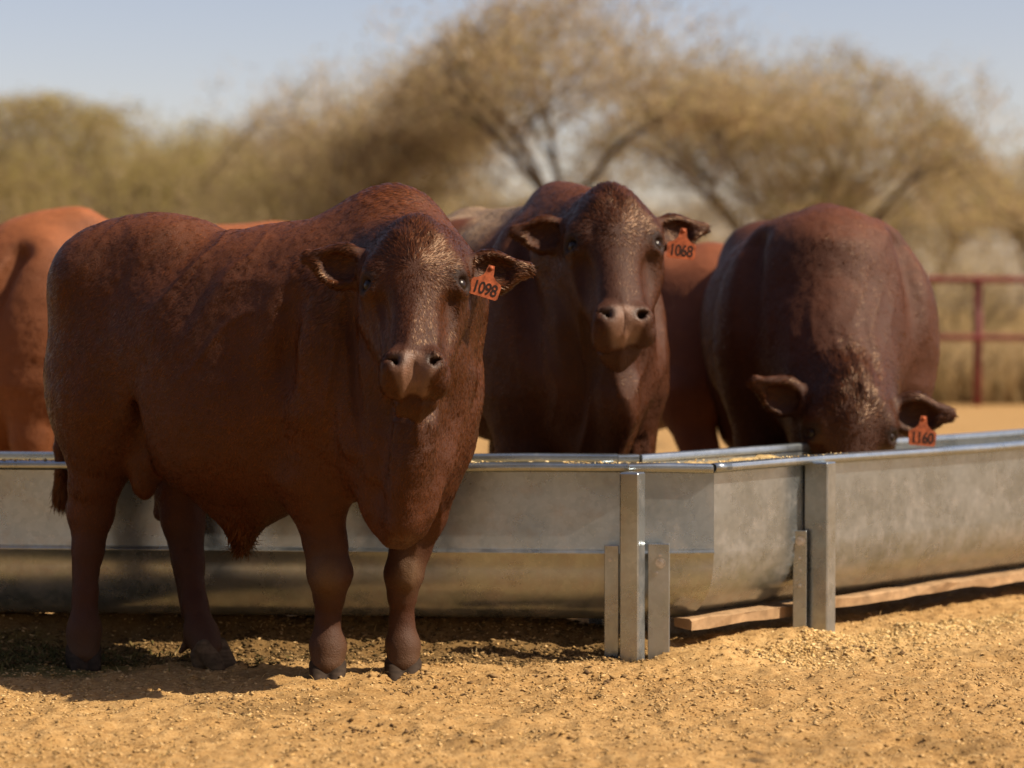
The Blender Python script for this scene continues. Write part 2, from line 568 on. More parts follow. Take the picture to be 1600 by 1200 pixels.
def samp_shade_strip(r, n):
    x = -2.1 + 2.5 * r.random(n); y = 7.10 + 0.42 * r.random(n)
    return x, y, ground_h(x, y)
shade_crumbs = shards("shade_strip_crumbs", 9000, samp_shade_strip, (0.003, 0.011), [(0.10, 0.062, 0.026), (0.14, 0.085, 0.035), (0.075, 0.05, 0.02), (0.22, 0.14, 0.06)], M['clod'], 19, 0.35, 0.1)  # dark crumbs, partly fodder, that deepen the painted shade strip
tag(shade_crumbs, "dark fodder crumbs deepening the painted shade along the foot of the left trough section", "crumbs", kind="stuff")

def samp_straw(r, n):
    x, y, z = samp_yard(r, n)
    return x, y, z + 0.003
straw = blades("straw_bits", 3500, samp_straw, (0.012, 0.04), 0.0016, [(0.46, 0.33, 0.14), (0.38, 0.25, 0.10), (0.52, 0.38, 0.19)], M['leaf'], 9, 0.42)
tag(straw, "short straw bits lying over the golden ground", "straw", kind="stuff")

# ================================================================== far yard: grass, bushes, trees, fence
def samp_grass(r, n):
    y = 26.4 + 34 * r.random(n) ** 1.5
    x = (r.random(n) - 0.5) * 2 * (0.235 * y + 1)
    return x, y, ground_h(x, y) - 0.02
grass = blades("dry_grass", 52000, samp_grass, (0.35, 1.05), 0.010, [(0.44, 0.31, 0.15), (0.36, 0.25, 0.12), (0.50, 0.37, 0.20), (0.30, 0.22, 0.10)], M['leaf'], 12, 1.6)
tag(grass, "tall dry tan grass growing beyond the red pipe fence", "grass", kind="stuff")

def limb_path(r, p, d, L, nseg, wob, up=0.0):
    pts = [np.array(p, float)]
    d = norm(d)
    for i in range(nseg):
        d = norm(d + r.normal(0, wob, 3) + np.array([0, 0, up]))
        pts.append(pts[-1] + d * L / nseg)
    return pts, d

def acacia(base, height, spread, label, seed, stems=3, fork=0.35, cols=None, n_leaf=9000, flat=1.0, group="thorn trees beyond the yard fence", twigc=(0.36, 0.27, 0.17), name="thorn_tree", lean=(0, 0), trunk_r=None, cat="tree", low=0.0, umb=True, bare=0.0):
    r = np.random.default_rng(seed)
    n_leaf = int(n_leaf * 2)
    root = empty(name, (base[0], base[1], 0))
    tr = MB()
    R0 = trunk_r or 0.035 * height
    tips = []
    top, d = limb_path(r, (0, 0, -0.1), (lean[0], lean[1], 1), height * fork, 4, 0.07)
    tr.tube(top, [R0 * (1 - 0.08 * i) for i in range(5)], 7)
    lim = MB()
    def capz(pts_):
        if umb:
            for q_ in pts_:
                q_[2] = min(q_[2], height * (0.97 - 0.30 * min(1.4, math.hypot(q_[0], q_[1]) / (spread * .62)) ** 2) - .1 * r.random())
        return pts_
    for s in range(stems):
        a = 2 * math.pi * (s + 0.5 * r.random()) / stems + r.random()
        el = 0.75 + 0.45 * r.random()
        dd = np.array([math.cos(a) * math.cos(el), math.sin(a) * math.cos(el), math.sin(el)])
        L = height * (1 - fork) * (0.55 + 0.2 * r.random())
        pts, d1 = limb_path(r, top[-1], dd * np.array([spread / height * 1.6, spread / height * 1.6, 1]), L, 5, 0.12)
        rr = R0 * (0.62 - 0.1 * r.random())
        capz(pts)
        lim.tube(pts, [rr * (1 - 0.11 * i) for i in range(6)], 6)
        for q in range(5):
            k = 2 + int(r.integers(0, 4)); k = min(k, 5)
            d2 = norm(d1 * 0.6 + np.append(r.normal(0, 0.75, 2), 0.1 + 0.3 * r.random()))
            p2, d2e = limb_path(r, pts[k], d2, L * (0.6 + 0.5 * r.random()), 4, 0.18)
            capz(p2)
            lim.tube(p2, [rr * 0.42 * (1 - 0.17 * i) for i in range(5)], 5, False)
            for z in range(4):
                d3 = norm(d2e * 0.4 + r.normal(0, 0.7, 3) + np.array([0, 0, 0.15]))
                p3, d3e = limb_path(r, p2[1 + z], d3, L * 0.4 * (0.6 + 0.7 * r.random()), 3, 0.2)
                capz(p3)
                lim.tube(p3, [rr * 0.18 * (1 - 0.25 * i) for i in range(4)], 4, False)
                tips += [p3[1], p3[2], p3[3], p2[3]]
    tr.build("trunk", M['bark'], root, True)
    lim.build("limbs", M['bark'], root, True)
    tips = np.array(tips)
    # crown: thorn twigs and tiny leaves hung around the branch tips
    c0 = tips.mean(0)
    extra = r.integers(0, len(tips), n_leaf)
    cen = tips[extra] + r.normal(0, 1, (n_leaf, 3)) * np.array([0.085 * spread, 0.085 * spread, 0.05 * height * flat])
    if umb:
        top_z = height * (1.0 - 0.30 * np.clip(np.hypot(cen[:, 0], cen[:, 1]) / (spread * .62), 0, 1.4) ** 2)
        cen[:, 2] = np.minimum(cen[:, 2], top_z - 0.35 * np.abs(r.normal(0, .5, n_leaf)))
        up_ = r.random(n_leaf) < 0.45
        cen[:, 2] = np.where(up_ & (cen[:, 2] < .62 * height), cen[:, 2] + .28 * height * r.random(n_leaf), cen[:, 2])
    if bare:
        lo_ = cen[:, 2] < bare * height
        cen[lo_, 2] += (bare * height - cen[lo_, 2]) * (1.0 + .5 * r.random(lo_.sum()))
    if low:
        cen[:, 2] = np.where(r.random(n_leaf) < low, cen[:, 2] * (0.15 + 0.85 * r.random(n_leaf)), cen[:, 2])
    nt_ = n_leaf // 3
    # twigs: thin long triangles
    cd = norm(cen[:nt_] - c0 + np.array([0, 0, 0.35 * height])) + r.normal(0, 0.55, (nt_, 3))
    cd = norm(cd) * (0.25 + 0.55 * r.random((nt_, 1))) * (height / 7.0)
    sd = norm(np.cross(cd, r.normal(0, 1, (nt_, 3)))) * 0.010 * (height / 6)
    Vt = np.stack([cen[:nt_] - cd * .5 - sd, cen[:nt_] - cd * .5 + sd, cen[:nt_] + cd * .5], 1).reshape(-1, 3)
    Ct = np.repeat(np.array(twigc) * (0.6 + 0.8 * r.random((nt_, 1))), 3, 0)
    # leaves: small random triangles in clumps
    nl = n_leaf
    lc = np.repeat(cen, 2, 0) + r.normal(0, 0.10, (nl * 2, 3)) * (height / 6)
    e1 = norm(r.normal(0, 1, (nl * 2, 3))); e2 = norm(np.cross(e1, r.normal(0, 1, (nl * 2, 3))))
    sz = (0.017 + 0.024 * r.random((nl * 2, 1))) * (height / 6)
    Vl = np.stack([lc - e1 * sz, lc + e1 * sz, lc + e2 * sz * 1.3], 1).reshape(-1, 3)
    cols = np.array(cols or [(0.20, 0.165, 0.06), (0.26, 0.20, 0.09), (0.15, 0.125, 0.05)])
    Cl = np.repeat(cols[r.integers(0, len(cols), nl * 2)] * (0.7 + 0.6 * r.random((nl * 2, 1))), 3, 0)
    V = np.concatenate([Vt, Vl]); C = np.concatenate([Ct, Cl])
    mesh_np("crown", V, np.arange(len(V)).reshape(-1, 3), M['leaf'], root, False, C)
    tag(root, label, cat, group)
    return root

OLIVE = [(0.40, 0.34, 0.10), (0.48, 0.39, 0.15), (0.32, 0.27, 0.085), (0.54, 0.43, 0.19)]
DRY = [(0.50, 0.385, 0.21), (0.58, 0.45, 0.26), (0.40, 0.30, 0.16), (0.46, 0.38, 0.16)]

def at_px(px, Y):
    return ((px - 800) / F * Y, Y)

acacia(at_px(885, 50), 8.6, 5.8, "tall bare-limbed thorn tree with forked trunk, behind the middle bull's head", 4, stems=4, fork=0.36, cols=DRY, n_leaf=4800, trunk_r=0.17, bare=0.56)
acacia(at_px(610, 56), 7.6, 6.0, "tall feathery thorn tree above the front bull's head, left of the forked tree", 15, stems=4, fork=0.3, cols=DRY, n_leaf=9000)
acacia(at_px(1215, 52), 7.3, 6.4, "wide round-crowned thorn tree standing behind the feeding bull", 21, stems=6, fork=0.24, cols=DRY + OLIVE[:1], n_leaf=11000, trunk_r=0.18, bare=0.42)
acacia(at_px(1420, 60), 5.4, 4.8, "lower olive thorn tree at the right, above the red fence", 33, stems=5, fork=0.2, cols=OLIVE + DRY[:2], n_leaf=9000)
acacia(at_px(1655, 60), 5.4, 4.2, "thorn tree cut by the right edge of the picture", 35, stems=5, fork=0.2, cols=OLIVE + DRY[:2], n_leaf=6000)
acacia(at_px(60, 60), 6.6, 6.0, "yellow-green thorn tree at the far left edge", 41, stems=6, fork=0.16, cols=OLIVE, n_leaf=14000)
acacia(at_px(225, 64), 6.8, 6.2, "yellow-green thorn tree, second from the left edge", 43, stems=6, fork=0.16, cols=OLIVE, n_leaf=14000)
acacia(at_px(380, 68), 6.6, 6.2, "thinner olive thorn tree, third from the left edge", 47, stems=6, fork=0.18, cols=OLIVE, n_leaf=12000)
acacia(at_px(505, 60), 6.2, 5.2, "dense olive thorn tree just left of the front bull's head", 51, stems=5, fork=0.18, cols=OLIVE + DRY[:1], n_leaf=12000)
acacia(at_px(735, 70), 5.4, 5.6, "greyish thorn tree in the gap between the two upright heads", 53, stems=5, fork=0.2, cols=OLIVE + DRY, n_leaf=9000)
acacia(at_px(1040, 75), 4.9, 5.4, "distant thorn tree between the forked tree and the round tree", 57, stems=5, fork=0.2, cols=DRY, n_leaf=8000)

BUSH = [(0.62, 0.47, 0.24), (0.55, 0.43, 0.19), (0.48, 0.39, 0.15), (0.68, 0.53, 0.30)]
bl = ["low tan bush under the yellow-green trees at the far left", "rounded tan bush behind the orange animal's back", "tan bush above the front bull's hip",
      "tan bush above the front bull's loin", "tan bush left of the front bull's crest", "tan bush between the two upright heads",
      "pale tan bush under the forked tree", "pale bush just right of the middle bull's ear tag", "tan bush left of the feeding bull's back",
      "tan bush right of the feeding bull's back", "brown bush above the red fence's top rail", "tan bush at the right edge behind the fence"]
for i, (px, Y, h, sp) in enumerate([(20, 48, 3.3, 3.4), (150, 50, 3.4, 3.6), (265, 46, 3.0, 3.2), (370, 50, 3.3, 3.6), (500, 47, 3.2, 3.2), (735, 49, 3.6, 3.6),
                                   (840, 58, 3.6, 3.6), (1075, 50, 3.3, 3.4), (1160, 56, 3.7, 3.6), (1440, 48, 3.2, 3.2), (1510, 42, 2.4, 3.0), (1600, 45, 2.8, 3.0)]):
    acacia(at_px(px, Y), h, sp, bl[i], 100 + i, stems=6, fork=0.08, cols=BUSH, n_leaf=5200, group="dry bushes beyond the yard fence", name="bush", cat="bush", trunk_r=0.07, low=0.75, umb=False, twigc=(0.26, 0.19, 0.11))

# unseen thorn trees added behind the camera to cut fill light on the bulls
UNSEEN_TREES = ["unseen thorn tree added close behind the camera on the right", "unseen thorn tree added far out to the photographer's right", "unseen thorn tree added straight behind the camera",
          "unseen thorn tree added close behind the camera on the left", "unseen second-row thorn tree added behind the camera, to the right", "unseen thorn tree added far out to the photographer's left",
          "unseen second-row thorn tree added behind the camera, to the left"]
for i, (x, y, h) in enumerate(((5.5, -3.2, 7.5), (11.0, -2.5, 7.5), (-1.0, -6.5, 8.0), (-7.0, -4.5, 7.5), (5.0, -9.5, 8.0), (-12.5, -2.0, 7.0), (-5.0, -11.0, 8.0))):
    acacia((x, y), h, 6.4, UNSEEN_TREES[i], 200 + i, stems=5, fork=0.3, cols=OLIVE, n_leaf=14000, group="unseen thorn trees added to cut fill light")

# pipe fence
def build_fence():
    root = empty("pipe_fence", (0, 25.9, 0))
    y = 0.0
    for z, r in ((1.40, 0.037), (0.76, 0.034)):
        mb = MB()
        mb.tube([(-14 + 2.0 * i, y, z + 0.008 * math.sin(i * 1.7)) for i in range(15)], r, 10)
        mb.build("rail", M['red_pipe'], root, True)
    for k in range(-4, 4):
        mb = MB(); x = (1530 - 800) / F * 25.9 + 3.1 * k
        mb.tube([(x, y + 0.085, -0.3), (x, y + 0.085, 1.44)], 0.048, 12)
        mb.build("post", M['red_pipe'], root, True)
    tag(root, "dark red two-rail pipe fence behind the feeding bull", "fence")
build_fence()

# ================================================================== feed trough
def build_trough():
    root = empty("feed_trough", (0, 0, 0))
    path = [TA, TK, TC, TB]
    dirs = [norm(path[i + 1] - path[i]) for i in range(3)]
    def backn(d): return np.array([-d[1], d[0]])
    def mit(i):
        """vector per unit of back offset at path point i"""
        if i == 0: return backn(dirs[0])
        if i == 3: return backn(dirs[2])
        a, b = backn(dirs[i - 1]), backn(dirs[i])
        m = norm(a + b)
        return m / (m @ a)
    W, ZR, ZC = 0.42, 0.575, 0.305
    R = W / 2
    def prof(t, bead):
        pr = [(t, ZR)]
        e = 0.0035 if bead else 0.0
        pr += [(t, 0.335), (t - e * .3, 0.326), (t - e, 0.322), (t - e, 0.318), (t + e * .4, 0.312)]
        for k in range(1, 24):
            a = math.pi * k / 24
            ca, sa = math.cos(a), math.sin(a)
            if bead == 2:                      # squarer foot on the long left section
                ca = math.copysign(abs(ca) ** 0.42, ca); sa = sa ** 0.8
            pr.append((R - (R - t) * ca * (1.0 if bead != 2 else 0.90 + 0.10 * min(1, abs(math.cos(a)) * 1.0) if k not in (1, 23) else 1.0), ZC - (ZC - 0.095 - t) * sa))
        pr += [(W - t, 0.31), (W - t, ZR)]
        return pr
    def shell(i, t_out, thick, ext0, ext1):
        kinds = {0: (2, 2), 1: (2, 1), 2: (0, 0)}[i]
        def lp(kd): return prof(t_out, kd) + prof(t_out + thick, kd)[::-1]
        outer = prof(t_out, 1); loop = outer + outer
        V = []
        A, B = path[i], path[i + 1]
        n = 14
        for k in range(n + 1):
            s = k / n
            l0, l1 = lp(kinds[0]), lp(kinds[1])
            for (b0_, z0_), (b1_, z1_) in zip(l0, l1):
                b, z = b0_ * (1 - s) + b1_ * s, z0_ * (1 - s) + z1_ * s
                p0 = A + mit(i) * b - dirs[i] * ext0; p1 = B + mit(i + 1) * b + dirs[i] * ext1
                q = p0 * (1 - s) + p1 * s
                V.append((q[0], q[1], z))
        m = len(loop)
        Fs = []
        for k in range(n):
            for j in range(m):
                jj = (j + 1) % m
                Fs.append((k * m + j, (k + 1) * m + j, (k + 1) * m + jj, k * m + jj))
        h = len(outer)
        for k in (0, n):                                   # sheet edges at both ends
            for j in range(h - 1):
                q = (k * m + j, k * m + j + 1, k * m + (m - 2 - j), k * m + (m - 1 - j))
                Fs.append(q if k else q[::-1])
        o = mesh_np("trough_sheet", V, Fs, M['galv'], root, True)
        return o
    for i, (t, e0, e1) in enumerate(((0.0035, 0, 0), (0.0, 0, 0.012), (0.0045, 0.0, 0))):
        o = shell(i, t, 0.003, e0, e1)
        md = o.modifiers.new("edge", 'EDGE_SPLIT'); md.split_angle = math.radians(50)
    # folded rims, front and back
    def rim(i, b0, sgn, e0, e1):
        pr = [(-0.034, .592), (-0.030, .600), (-0.010, .604), (0.004, .602), (0.008, .597), (0.006, .578), (-0.004, .574), (-0.026, .574), (-0.033, .580)]
        V, Fs = [], []
        A, B = path[i], path[i + 1]
        n = 10
        for k in range(n + 1):
            s = k / n
            for b, z in pr:
                bb = b0 + sgn * b
                p0 = A + mit(i) * bb - dirs[i] * e0; p1 = B + mit(i + 1) * bb + dirs[i] * e1
                q = p0 * (1 - s) + p1 * s
                wob = 0.0025 * math.sin(5.1 * q[0] + 1.3 * i) + 0.0015 * math.sin(17 * q[0])
                V.append((q[0], q[1], z + wob))
        m = len(pr)
        for k in range(n):
            for j in range(m):
                f = (k * m + j, (k + 1) * m + j, (k + 1) * m + (j + 1) % m, k * m + (j + 1) % m)
                Fs.append(f)
        Fs.append(tuple(range(m))); Fs.append(tuple(range(n * m + m - 1, n * m - 1, -1)))
        o = mesh_np("rim", V, Fs, M['galv_post'], root, True)
        md = o.modifiers.new("edge", 'EDGE_SPLIT'); md.split_angle = math.radians(50)
    for i, (e0, e1) in enumerate(((0, -0.001), (-0.001, -0.008), (-0.004, 0))):
        rim(i, 0.0, 1, e0, e1)
        rim(i, W, -1, e0, e1)
    # open rolled end of the right section's rim at the joint
    c = TC + mit(2) * -0.022 + dirs[2] * 0.012
    V, Fs = [], []
    n = 16
    d3 = np.array([dirs[2][0], dirs[2][1], 0]); a3 = np.array([-d3[1], d3[0], 0]); u3 = np.array([0, 0, 1.0])
    for s_, rr in ((-0.016, 0.0145), (0.06, 0.0145), (0.06, 0.011), (-0.016, 0.011)):
        for k in range(n):
            an = 2 * math.pi * k / n
            V.append(np.array([c[0], c[1], 0.588]) + d3 * s_ + rr * (math.cos(an) * a3 + math.sin(an) * u3))
    for ring in range(4):
        for k in range(n):
            Fs.append((ring * n + k, ring * n + (k + 1) % n, ((ring + 1) % 4) * n + (k + 1) % n, ((ring + 1) % 4) * n + k))
    mesh_np("rolled_rim_end", V, Fs, M['galv_post'], root, True)
    # legs
    def rot(a):
        return np.array([[math.cos(a), math.sin(a), 0], [-math.sin(a), math.cos(a), 0], [0, 0, 1]])
    def leg(px, Y, yaw, hw, hd, plates):
        c = XZ(px, 0.28, Y)
        ax = rot(yaw)
        mb = MB(); mb.box((c[0], c[1], 0.265), (hw, hd, 0.318), ax, 0.004)
        lo = mb.build("leg", M['galv_post'], root)
        for (dx, dy, w, z1, pyaw, bolts, fl) in plates:
            pc = np.array([c[0] + dx, c[1] + dy, 0])
            pax = rot(pyaw)
            mp = MB()
            mp.box((pc[0], pc[1], z1 / 2 - 0.025), (w, 0.004, z1 / 2 + 0.025), pax, 0.0015)
            if fl:
                fpos = pc + pax[0] * (fl * (w - 0.004)) + pax[1] * 0.024
                mp.box((fpos[0], fpos[1], z1 / 2 - 0.026), (0.0038, 0.0195, z1 / 2 + 0.022), pax, 0.001)
            mp.build("plate", M['galv_post'], lo)
            for (bx, bz, br) in bolts:
                q = pc + pax[0] * bx - pax[1] * 0.004
                bb = MB()
                bb.tube([(q[0], q[1], bz), tuple(np.array([q[0], q[1], bz]) - pax[1] * 0.002)], br * 1.7, 14)
                bb.tube([tuple(np.array([q[0], q[1], bz]) - pax[1] * 0.0021), tuple(np.array([q[0], q[1], bz]) - pax[1] * 0.009)], br, 6)
                bb.build("bolt", M['bolt'], lo)
    leg(988, 7.175, math.radians(-24), 0.031, 0.030, [(-0.062, 0.035, 0.022, 0.355, math.radians(-8), [(-0.004, 0.31, 0.0035)], 0),
                                                    (0.083, 0.035, 0.033, 0.36, math.radians(-6), [(0.006, 0.30, 0.0095), (0.004, 0.325, 0.003), (-0.006, 0.27, 0.003)], 1)])
    leg(1281, 7.665, math.radians(-32), 0.042, 0.034, [(-0.069, -0.03, 0.022, 0.36, math.radians(-12), [(0.002, 0.325, 0.009), (0.0, 0.27, 0.0028), (0.002, 0.23, 0.0028), (0, 0.18, 0.0028)], -1)])
    # far-side legs carry the back of the trough
    for q in (0.0, 1.0, 2.4):
        p = TC + dirs[2] * q + backn(dirs[2]) * (W + 0.045)
        mb = MB(); mb.box((p[0], p[1], 0.262), (0.03, 0.03, 0.31), rot(math.radians(45)), 0.004)
        mb.build("leg", M['galv_post'], root)
    for q in (0.6, 1.9):
        p = TK - dirs[0] * q + backn(dirs[0]) * (W + 0.045)
        mb = MB(); mb.box((p[0], p[1], 0.262), (0.03, 0.03, 0.31), rot(0), 0.004)
        mb.build("leg", M['galv_post'], root)
    # timber skid under the right section
    mb = MB()
    a = TC + backn(dirs[2]) * 0.075 + dirs[2] * -0.04; L = 3.7
    n = 40
    for side in ():
        pass
    V, Fs = [], []
    r = np.random.default_rng(5)
    for k in range(n + 1):
        p = a + dirs[2] * (L * k / n)
        jj = r.normal(0, 0.0035, 8)
        for j, (b, z) in enumerate(((-0.03, 0.078), (-0.03, 0.106), (-0.024, 0.112), (0.03, 0.112), (0.036, 0.106), (0.036, 0.078))):
            q = p + backn(dirs[2]) * (b + jj[j])
            V.append((q[0], q[1], z + (jj[j - 1] if z < 0.11 else -abs(jj[j]))))
    for k in range(n):
        for j in range(6):
            Fs.append((k * 6 + j, (k + 1) * 6 + j, (k + 1) * 6 + (j + 1) % 6, k * 6 + (j + 1) % 6))
    Fs.append(tuple(range(6))); Fs.append(tuple(range(n * 6 + 5, n * 6 - 1, -1)))
    mesh_np("skid", V, Fs, M['skid'], root, False)
    tag(root, "long galvanised steel feed trough with a mitred joint and post legs", "trough")
    # feed bed
    V, Fs = [], []
    nu, nv = 420, 26
    pts = []
    lens = [np.linalg.norm(path[i + 1] - path[i]) for i in range(3)]
    tot = sum(lens)
    for u in range(nu + 1):
        s = tot * u / nu
        i = 0
        while i < 2 and s > lens[i]:
            s -= lens[i]; i += 1
        t = s / lens[i]
        for v in range(nv + 1):
            b = 0.010 + (W - 0.020) * v / nv
            q = (path[i] + mit(i) * b) * (1 - t) + (path[i + 1] + mit(i + 1) * b) * t
            pts.append((q[0], q[1]))
    pts = np.array(pts)
    p3 = np.column_stack([pts, np.zeros(len(pts))])
    bed = np.interp(pts[:, 0], [-2, 0.3, 0.9, 1.4, 2.2], [0.573, 0.572, 0.566, 0.50, 0.47])
    z = bed + 0.016 * fbm(p3, 5, 3, 61) + 0.008 * fbm(p3, 30, 2, 62)
    z = np.minimum(z, 0.592)
    i = np.arange((nu + 1) * (nv + 1)).reshape(nu + 1, nv + 1)
    Fq = np.stack([i[:-1, :-1].ravel(), i[1:, :-1].ravel(), i[1:, 1:].ravel(), i[:-1, 1:].ravel()], 1)
    col = np.array([0.50, 0.35, 0.15]) * (0.8 + 0.35 * noise3(p3, 60, 3)[:, None])
    fb = mesh_np("feed", np.column_stack([pts, z]), Fq, M['grain'], None, True, col)
    tag(fb, "golden meal heaped inside the galvanised trough", "feed", kind="stuff")
    # spilled flakes along the rims
    def samp_rim(r, n):
        k = r.choice(3, n, p=[0.62, 0.1, 0.28]); t = r.random(n)
        A = np.array(path)[k]; B = np.array(path)[k + 1]
        d = np.array(dirs)[k]; bn = np.stack([-d[:, 1], d[:, 0]], 1)
        b = np.where(r.random(n) < 0.6, 0.03 + 0.36 * r.random(n), -0.03 + 0.04 * r.random(n))
        q = A + (B - A) * t[:, None] + bn * b[:, None]
        rimz = (b < 0.012)
        keep = (~rimz) | (noise3(np.column_stack([q, 0 * b]), 4, 8) > 0.1)
        z = np.where(rimz, 0.603, np.interp(q[:, 0], [-2, 0.3, 0.9, 1.4, 2.2], [0.573, 0.572, 0.566, 0.50, 0.47]) + 0.006)
        return q[keep, 0], q[keep, 1], z[keep]
    sp = shards("grain_flakes", 5200, samp_rim, (0.0015, 0.006), [(0.62, 0.44, 0.19), (0.55, 0.36, 0.13), (0.70, 0.55, 0.30)], M['grain'], 77, 0.5)
    tag(sp, "loose grain flakes scattered on the trough's rim and feed", "grain", kind="stuff")
build_trough()

def samp_spill(r, n):
    t = r.random(n) ** 1.3
    d = norm(TB - TC)
    b = -0.10 - np.abs(r.normal(0, 0.16, n))
    x = TC[0] + 0.0 + d[0] * 1.9 * t - d[1] * b; y = TC[1] + d[1] * 1.9 * t + d[0] * b
    return x, y, ground_h(x, y)
spill = shards("spilled_feed", 9000, samp_spill, (0.002, 0.0095), [(0.54, 0.38, 0.17), (0.60, 0.44, 0.22), (0.46, 0.30, 0.12), (0.50, 0.33, 0.13)], M['clod'], 31, 0.35, 0.1)
tag(spill, "pale spilled feed flakes along the foot of the right trough section", "spilled feed", kind="stuff")
print("setting", round(time.time() - T0, 1))

# ================================================================== bulls: implicit bodies meshed with surface nets
class Field:
    def __init__(s, lo, hi, h):
        s.lo = np.asarray(lo, float); s.h = h
        s.n = np.ceil((np.asarray(hi, float) - s.lo) / h).astype(int) + 1
        s.g = np.full(tuple(s.n), 1.0, np.float32)
        s.ax = [(s.lo[i] + h * np.arange(s.n[i])).astype(np.float32) for i in range(3)]
    def region(s, lo, hi):
        a = np.clip(np.floor((np.asarray(lo) - s.lo) / s.h).astype(int), 0, s.n)
        b = np.clip(np.ceil((np.asarray(hi) - s.lo) / s.h).astype(int) + 1, 0, s.n)
        if np.any(b <= a): return None
        sl = tuple(slice(a[i], b[i]) for i in range(3))
        X, Y, Z = np.meshgrid(*[s.ax[i][sl[i]] for i in range(3)], indexing='ij', sparse=True)
        return sl, X, Y, Z
    def put(s, sl, d, k, sub):
        a = s.g[sl]
        if sub:
            d = -d
            h = np.maximum(k - np.abs(a - d), 0) / k
            s.g[sl] = np.maximum(a, d) + h * h * k * 0.25
        else:
            h = np.maximum(k - np.abs(a - d), 0) / k
            s.g[sl] = np.minimum(a, d) - h * h * k * 0.25
    def ell(s, c, r, ax=None, k=0.05, sub=False):
        c = np.asarray(c, float); r = np.asarray(r, float)
        ax = np.eye(3) if ax is None else np.asarray(ax, float)
        ext = np.sqrt(((ax * r[:, None]) ** 2).sum(0)) + k * 1.5 + 2 * s.h
        R = s.region(c - ext, c + ext)
        if R is None: return
        sl, X, Y, Z = R
        X = X - np.float32(c[0]); Y = Y - np.float32(c[1]); Z = Z - np.float32(c[2])
        k0 = 0; k1 = 0
        for i in range(3):
            q = (X * np.float32(ax[i, 0]) + Y * np.float32(ax[i, 1]) + Z * np.float32(ax[i, 2])) * np.float32(1 / r[i])
            k0 = k0 + q * q
            k1 = k1 + (q * np.float32(1 / r[i])) ** 2
        k0 = np.sqrt(k0)
        s.put(sl, k0 * (k0 - 1) / (np.sqrt(k1) + 1e-6), k, sub)
    def cone(s, a, b, ra, rb, k=0.05, flat=None, sub=False):
        """tapered capsule; flat=(axis, factor) squeezes it along axis"""
        a = np.asarray(a, float); b = np.asarray(b, float)
        m = max(ra, rb) + k * 1.5 + 2 * s.h
        R = s.region(np.minimum(a, b) - m, np.maximum(a, b) + m)
        if R is None: return
        sl, X, Y, Z = R
        d = b - a; L2 = max(d @ d, 1e-9)
        X = X - np.float32(a[0]); Y = Y - np.float32(a[1]); Z = Z - np.float32(a[2])
        t = np.clip((X * np.float32(d[0]) + Y * np.float32(d[1]) + Z * np.float32(d[2])) / np.float32(L2), 0, 1)
        px = X - t * np.float32(d[0]); py = Y - t * np.float32(d[1]); pz = Z - t * np.float32(d[2])
        dd = px * px + py * py + pz * pz
        if flat is not None:
            n, f = norm(flat[0]), flat[1]
            q = px * np.float32(n[0]) + py * np.float32(n[1]) + pz * np.float32(n[2])
            dd = dd + q * q * np.float32(f * f - 1)
        s.put(sl, np.sqrt(dd) - (ra + t * (rb - ra)), k, sub)
    def chain(s, pts, rad, k=0.04, flat=None):
        for i in range(len(pts) - 1):
            s.cone(pts[i], pts[i + 1], rad[i], rad[i + 1], k, flat)
    def mesh(s):
        g = s.g
        sgn = g < 0
        n0, n1, n2 = np.array(g.shape) - 1
        cnt = np.zeros((n0, n1, n2), np.uint8)
        for dx in (0, 1):
            for dy in (0, 1):
                for dz in (0, 1):
                    cnt += sgn[dx:dx + n0, dy:dy + n1, dz:dz + n2]
        act = (cnt > 0) & (cnt < 8)
        idx = np.argwhere(act)
        cid = np.full(act.shape, -1, np.int32)
        cid[act] = np.arange(len(idx), dtype=np.int32)
        corner = np.array([(a, b, c) for a in (0, 1) for b in (0, 1) for c in (0, 1)])
        val = np.stack([g[idx[:, 0] + c[0], idx[:, 1] + c[1], idx[:, 2] + c[2]] for c in corner], 1)
        acc = np.zeros((len(idx), 3), np.float32); num = np.zeros(len(idx), np.float32)
        for i in range(8):
            for j in range(i + 1, 8):
                if np.abs(corner[i] - corner[j]).sum() != 1: continue
                vi, vj = val[:, i], val[:, j]
                m = (vi < 0) != (vj < 0)
                t = np.where(m, vi / np.where(m, vi - vj, 1), 0).astype(np.float32)
                acc += np.where(m[:, None], corner[i] + t[:, None] * (corner[j] - corner[i]), 0)
                num += m
        V = s.lo + (idx + acc / num[:, None]) * s.h
        quads = []
        for axis in range(3):
            sl0 = [slice(1, -1)] * 3; sl1 = [slice(1, -1)] * 3
            sl0[axis] = slice(0, -1); sl1[axis] = slice(1, None)
            A = sgn[tuple(sl0)]; B = sgn[tuple(sl1)]
            for flip in (False, True):
                e = np.argwhere(A & ~B if not flip else ~A & B)
                if len(e) == 0: continue
                base = e + 1; base[:, axis] -= 1
                u, v = [(1, 2), (2, 0), (0, 1)][axis]
                du = np.zeros(3, int); du[u] = 1
                dv = np.zeros(3, int); dv[v] = 1
                q = [cid[tuple((base - du - dv).T)], cid[tuple((base - dv).T)], cid[tuple(base.T)], cid[tuple((base - du).T)]]
                q = np.stack(q, 1)
                quads.append(q[:, ::-1] if flip else q)
        Q = np.concatenate(quads)
        Q = Q[(Q >= 0).all(1)]
        return V, Q

def vnormals(V, Q):
    fn = np.cross(V[Q[:, 2]] - V[Q[:, 0]], V[Q[:, 3]] - V[Q[:, 1]])
    n = np.zeros_like(V)
    for j in range(4):
        for a in range(3):
            n[:, a] += np.bincount(Q[:, j], fn[:, a], len(V))
    return norm(n), np.linalg.norm(fn, axis=1) * 0.5

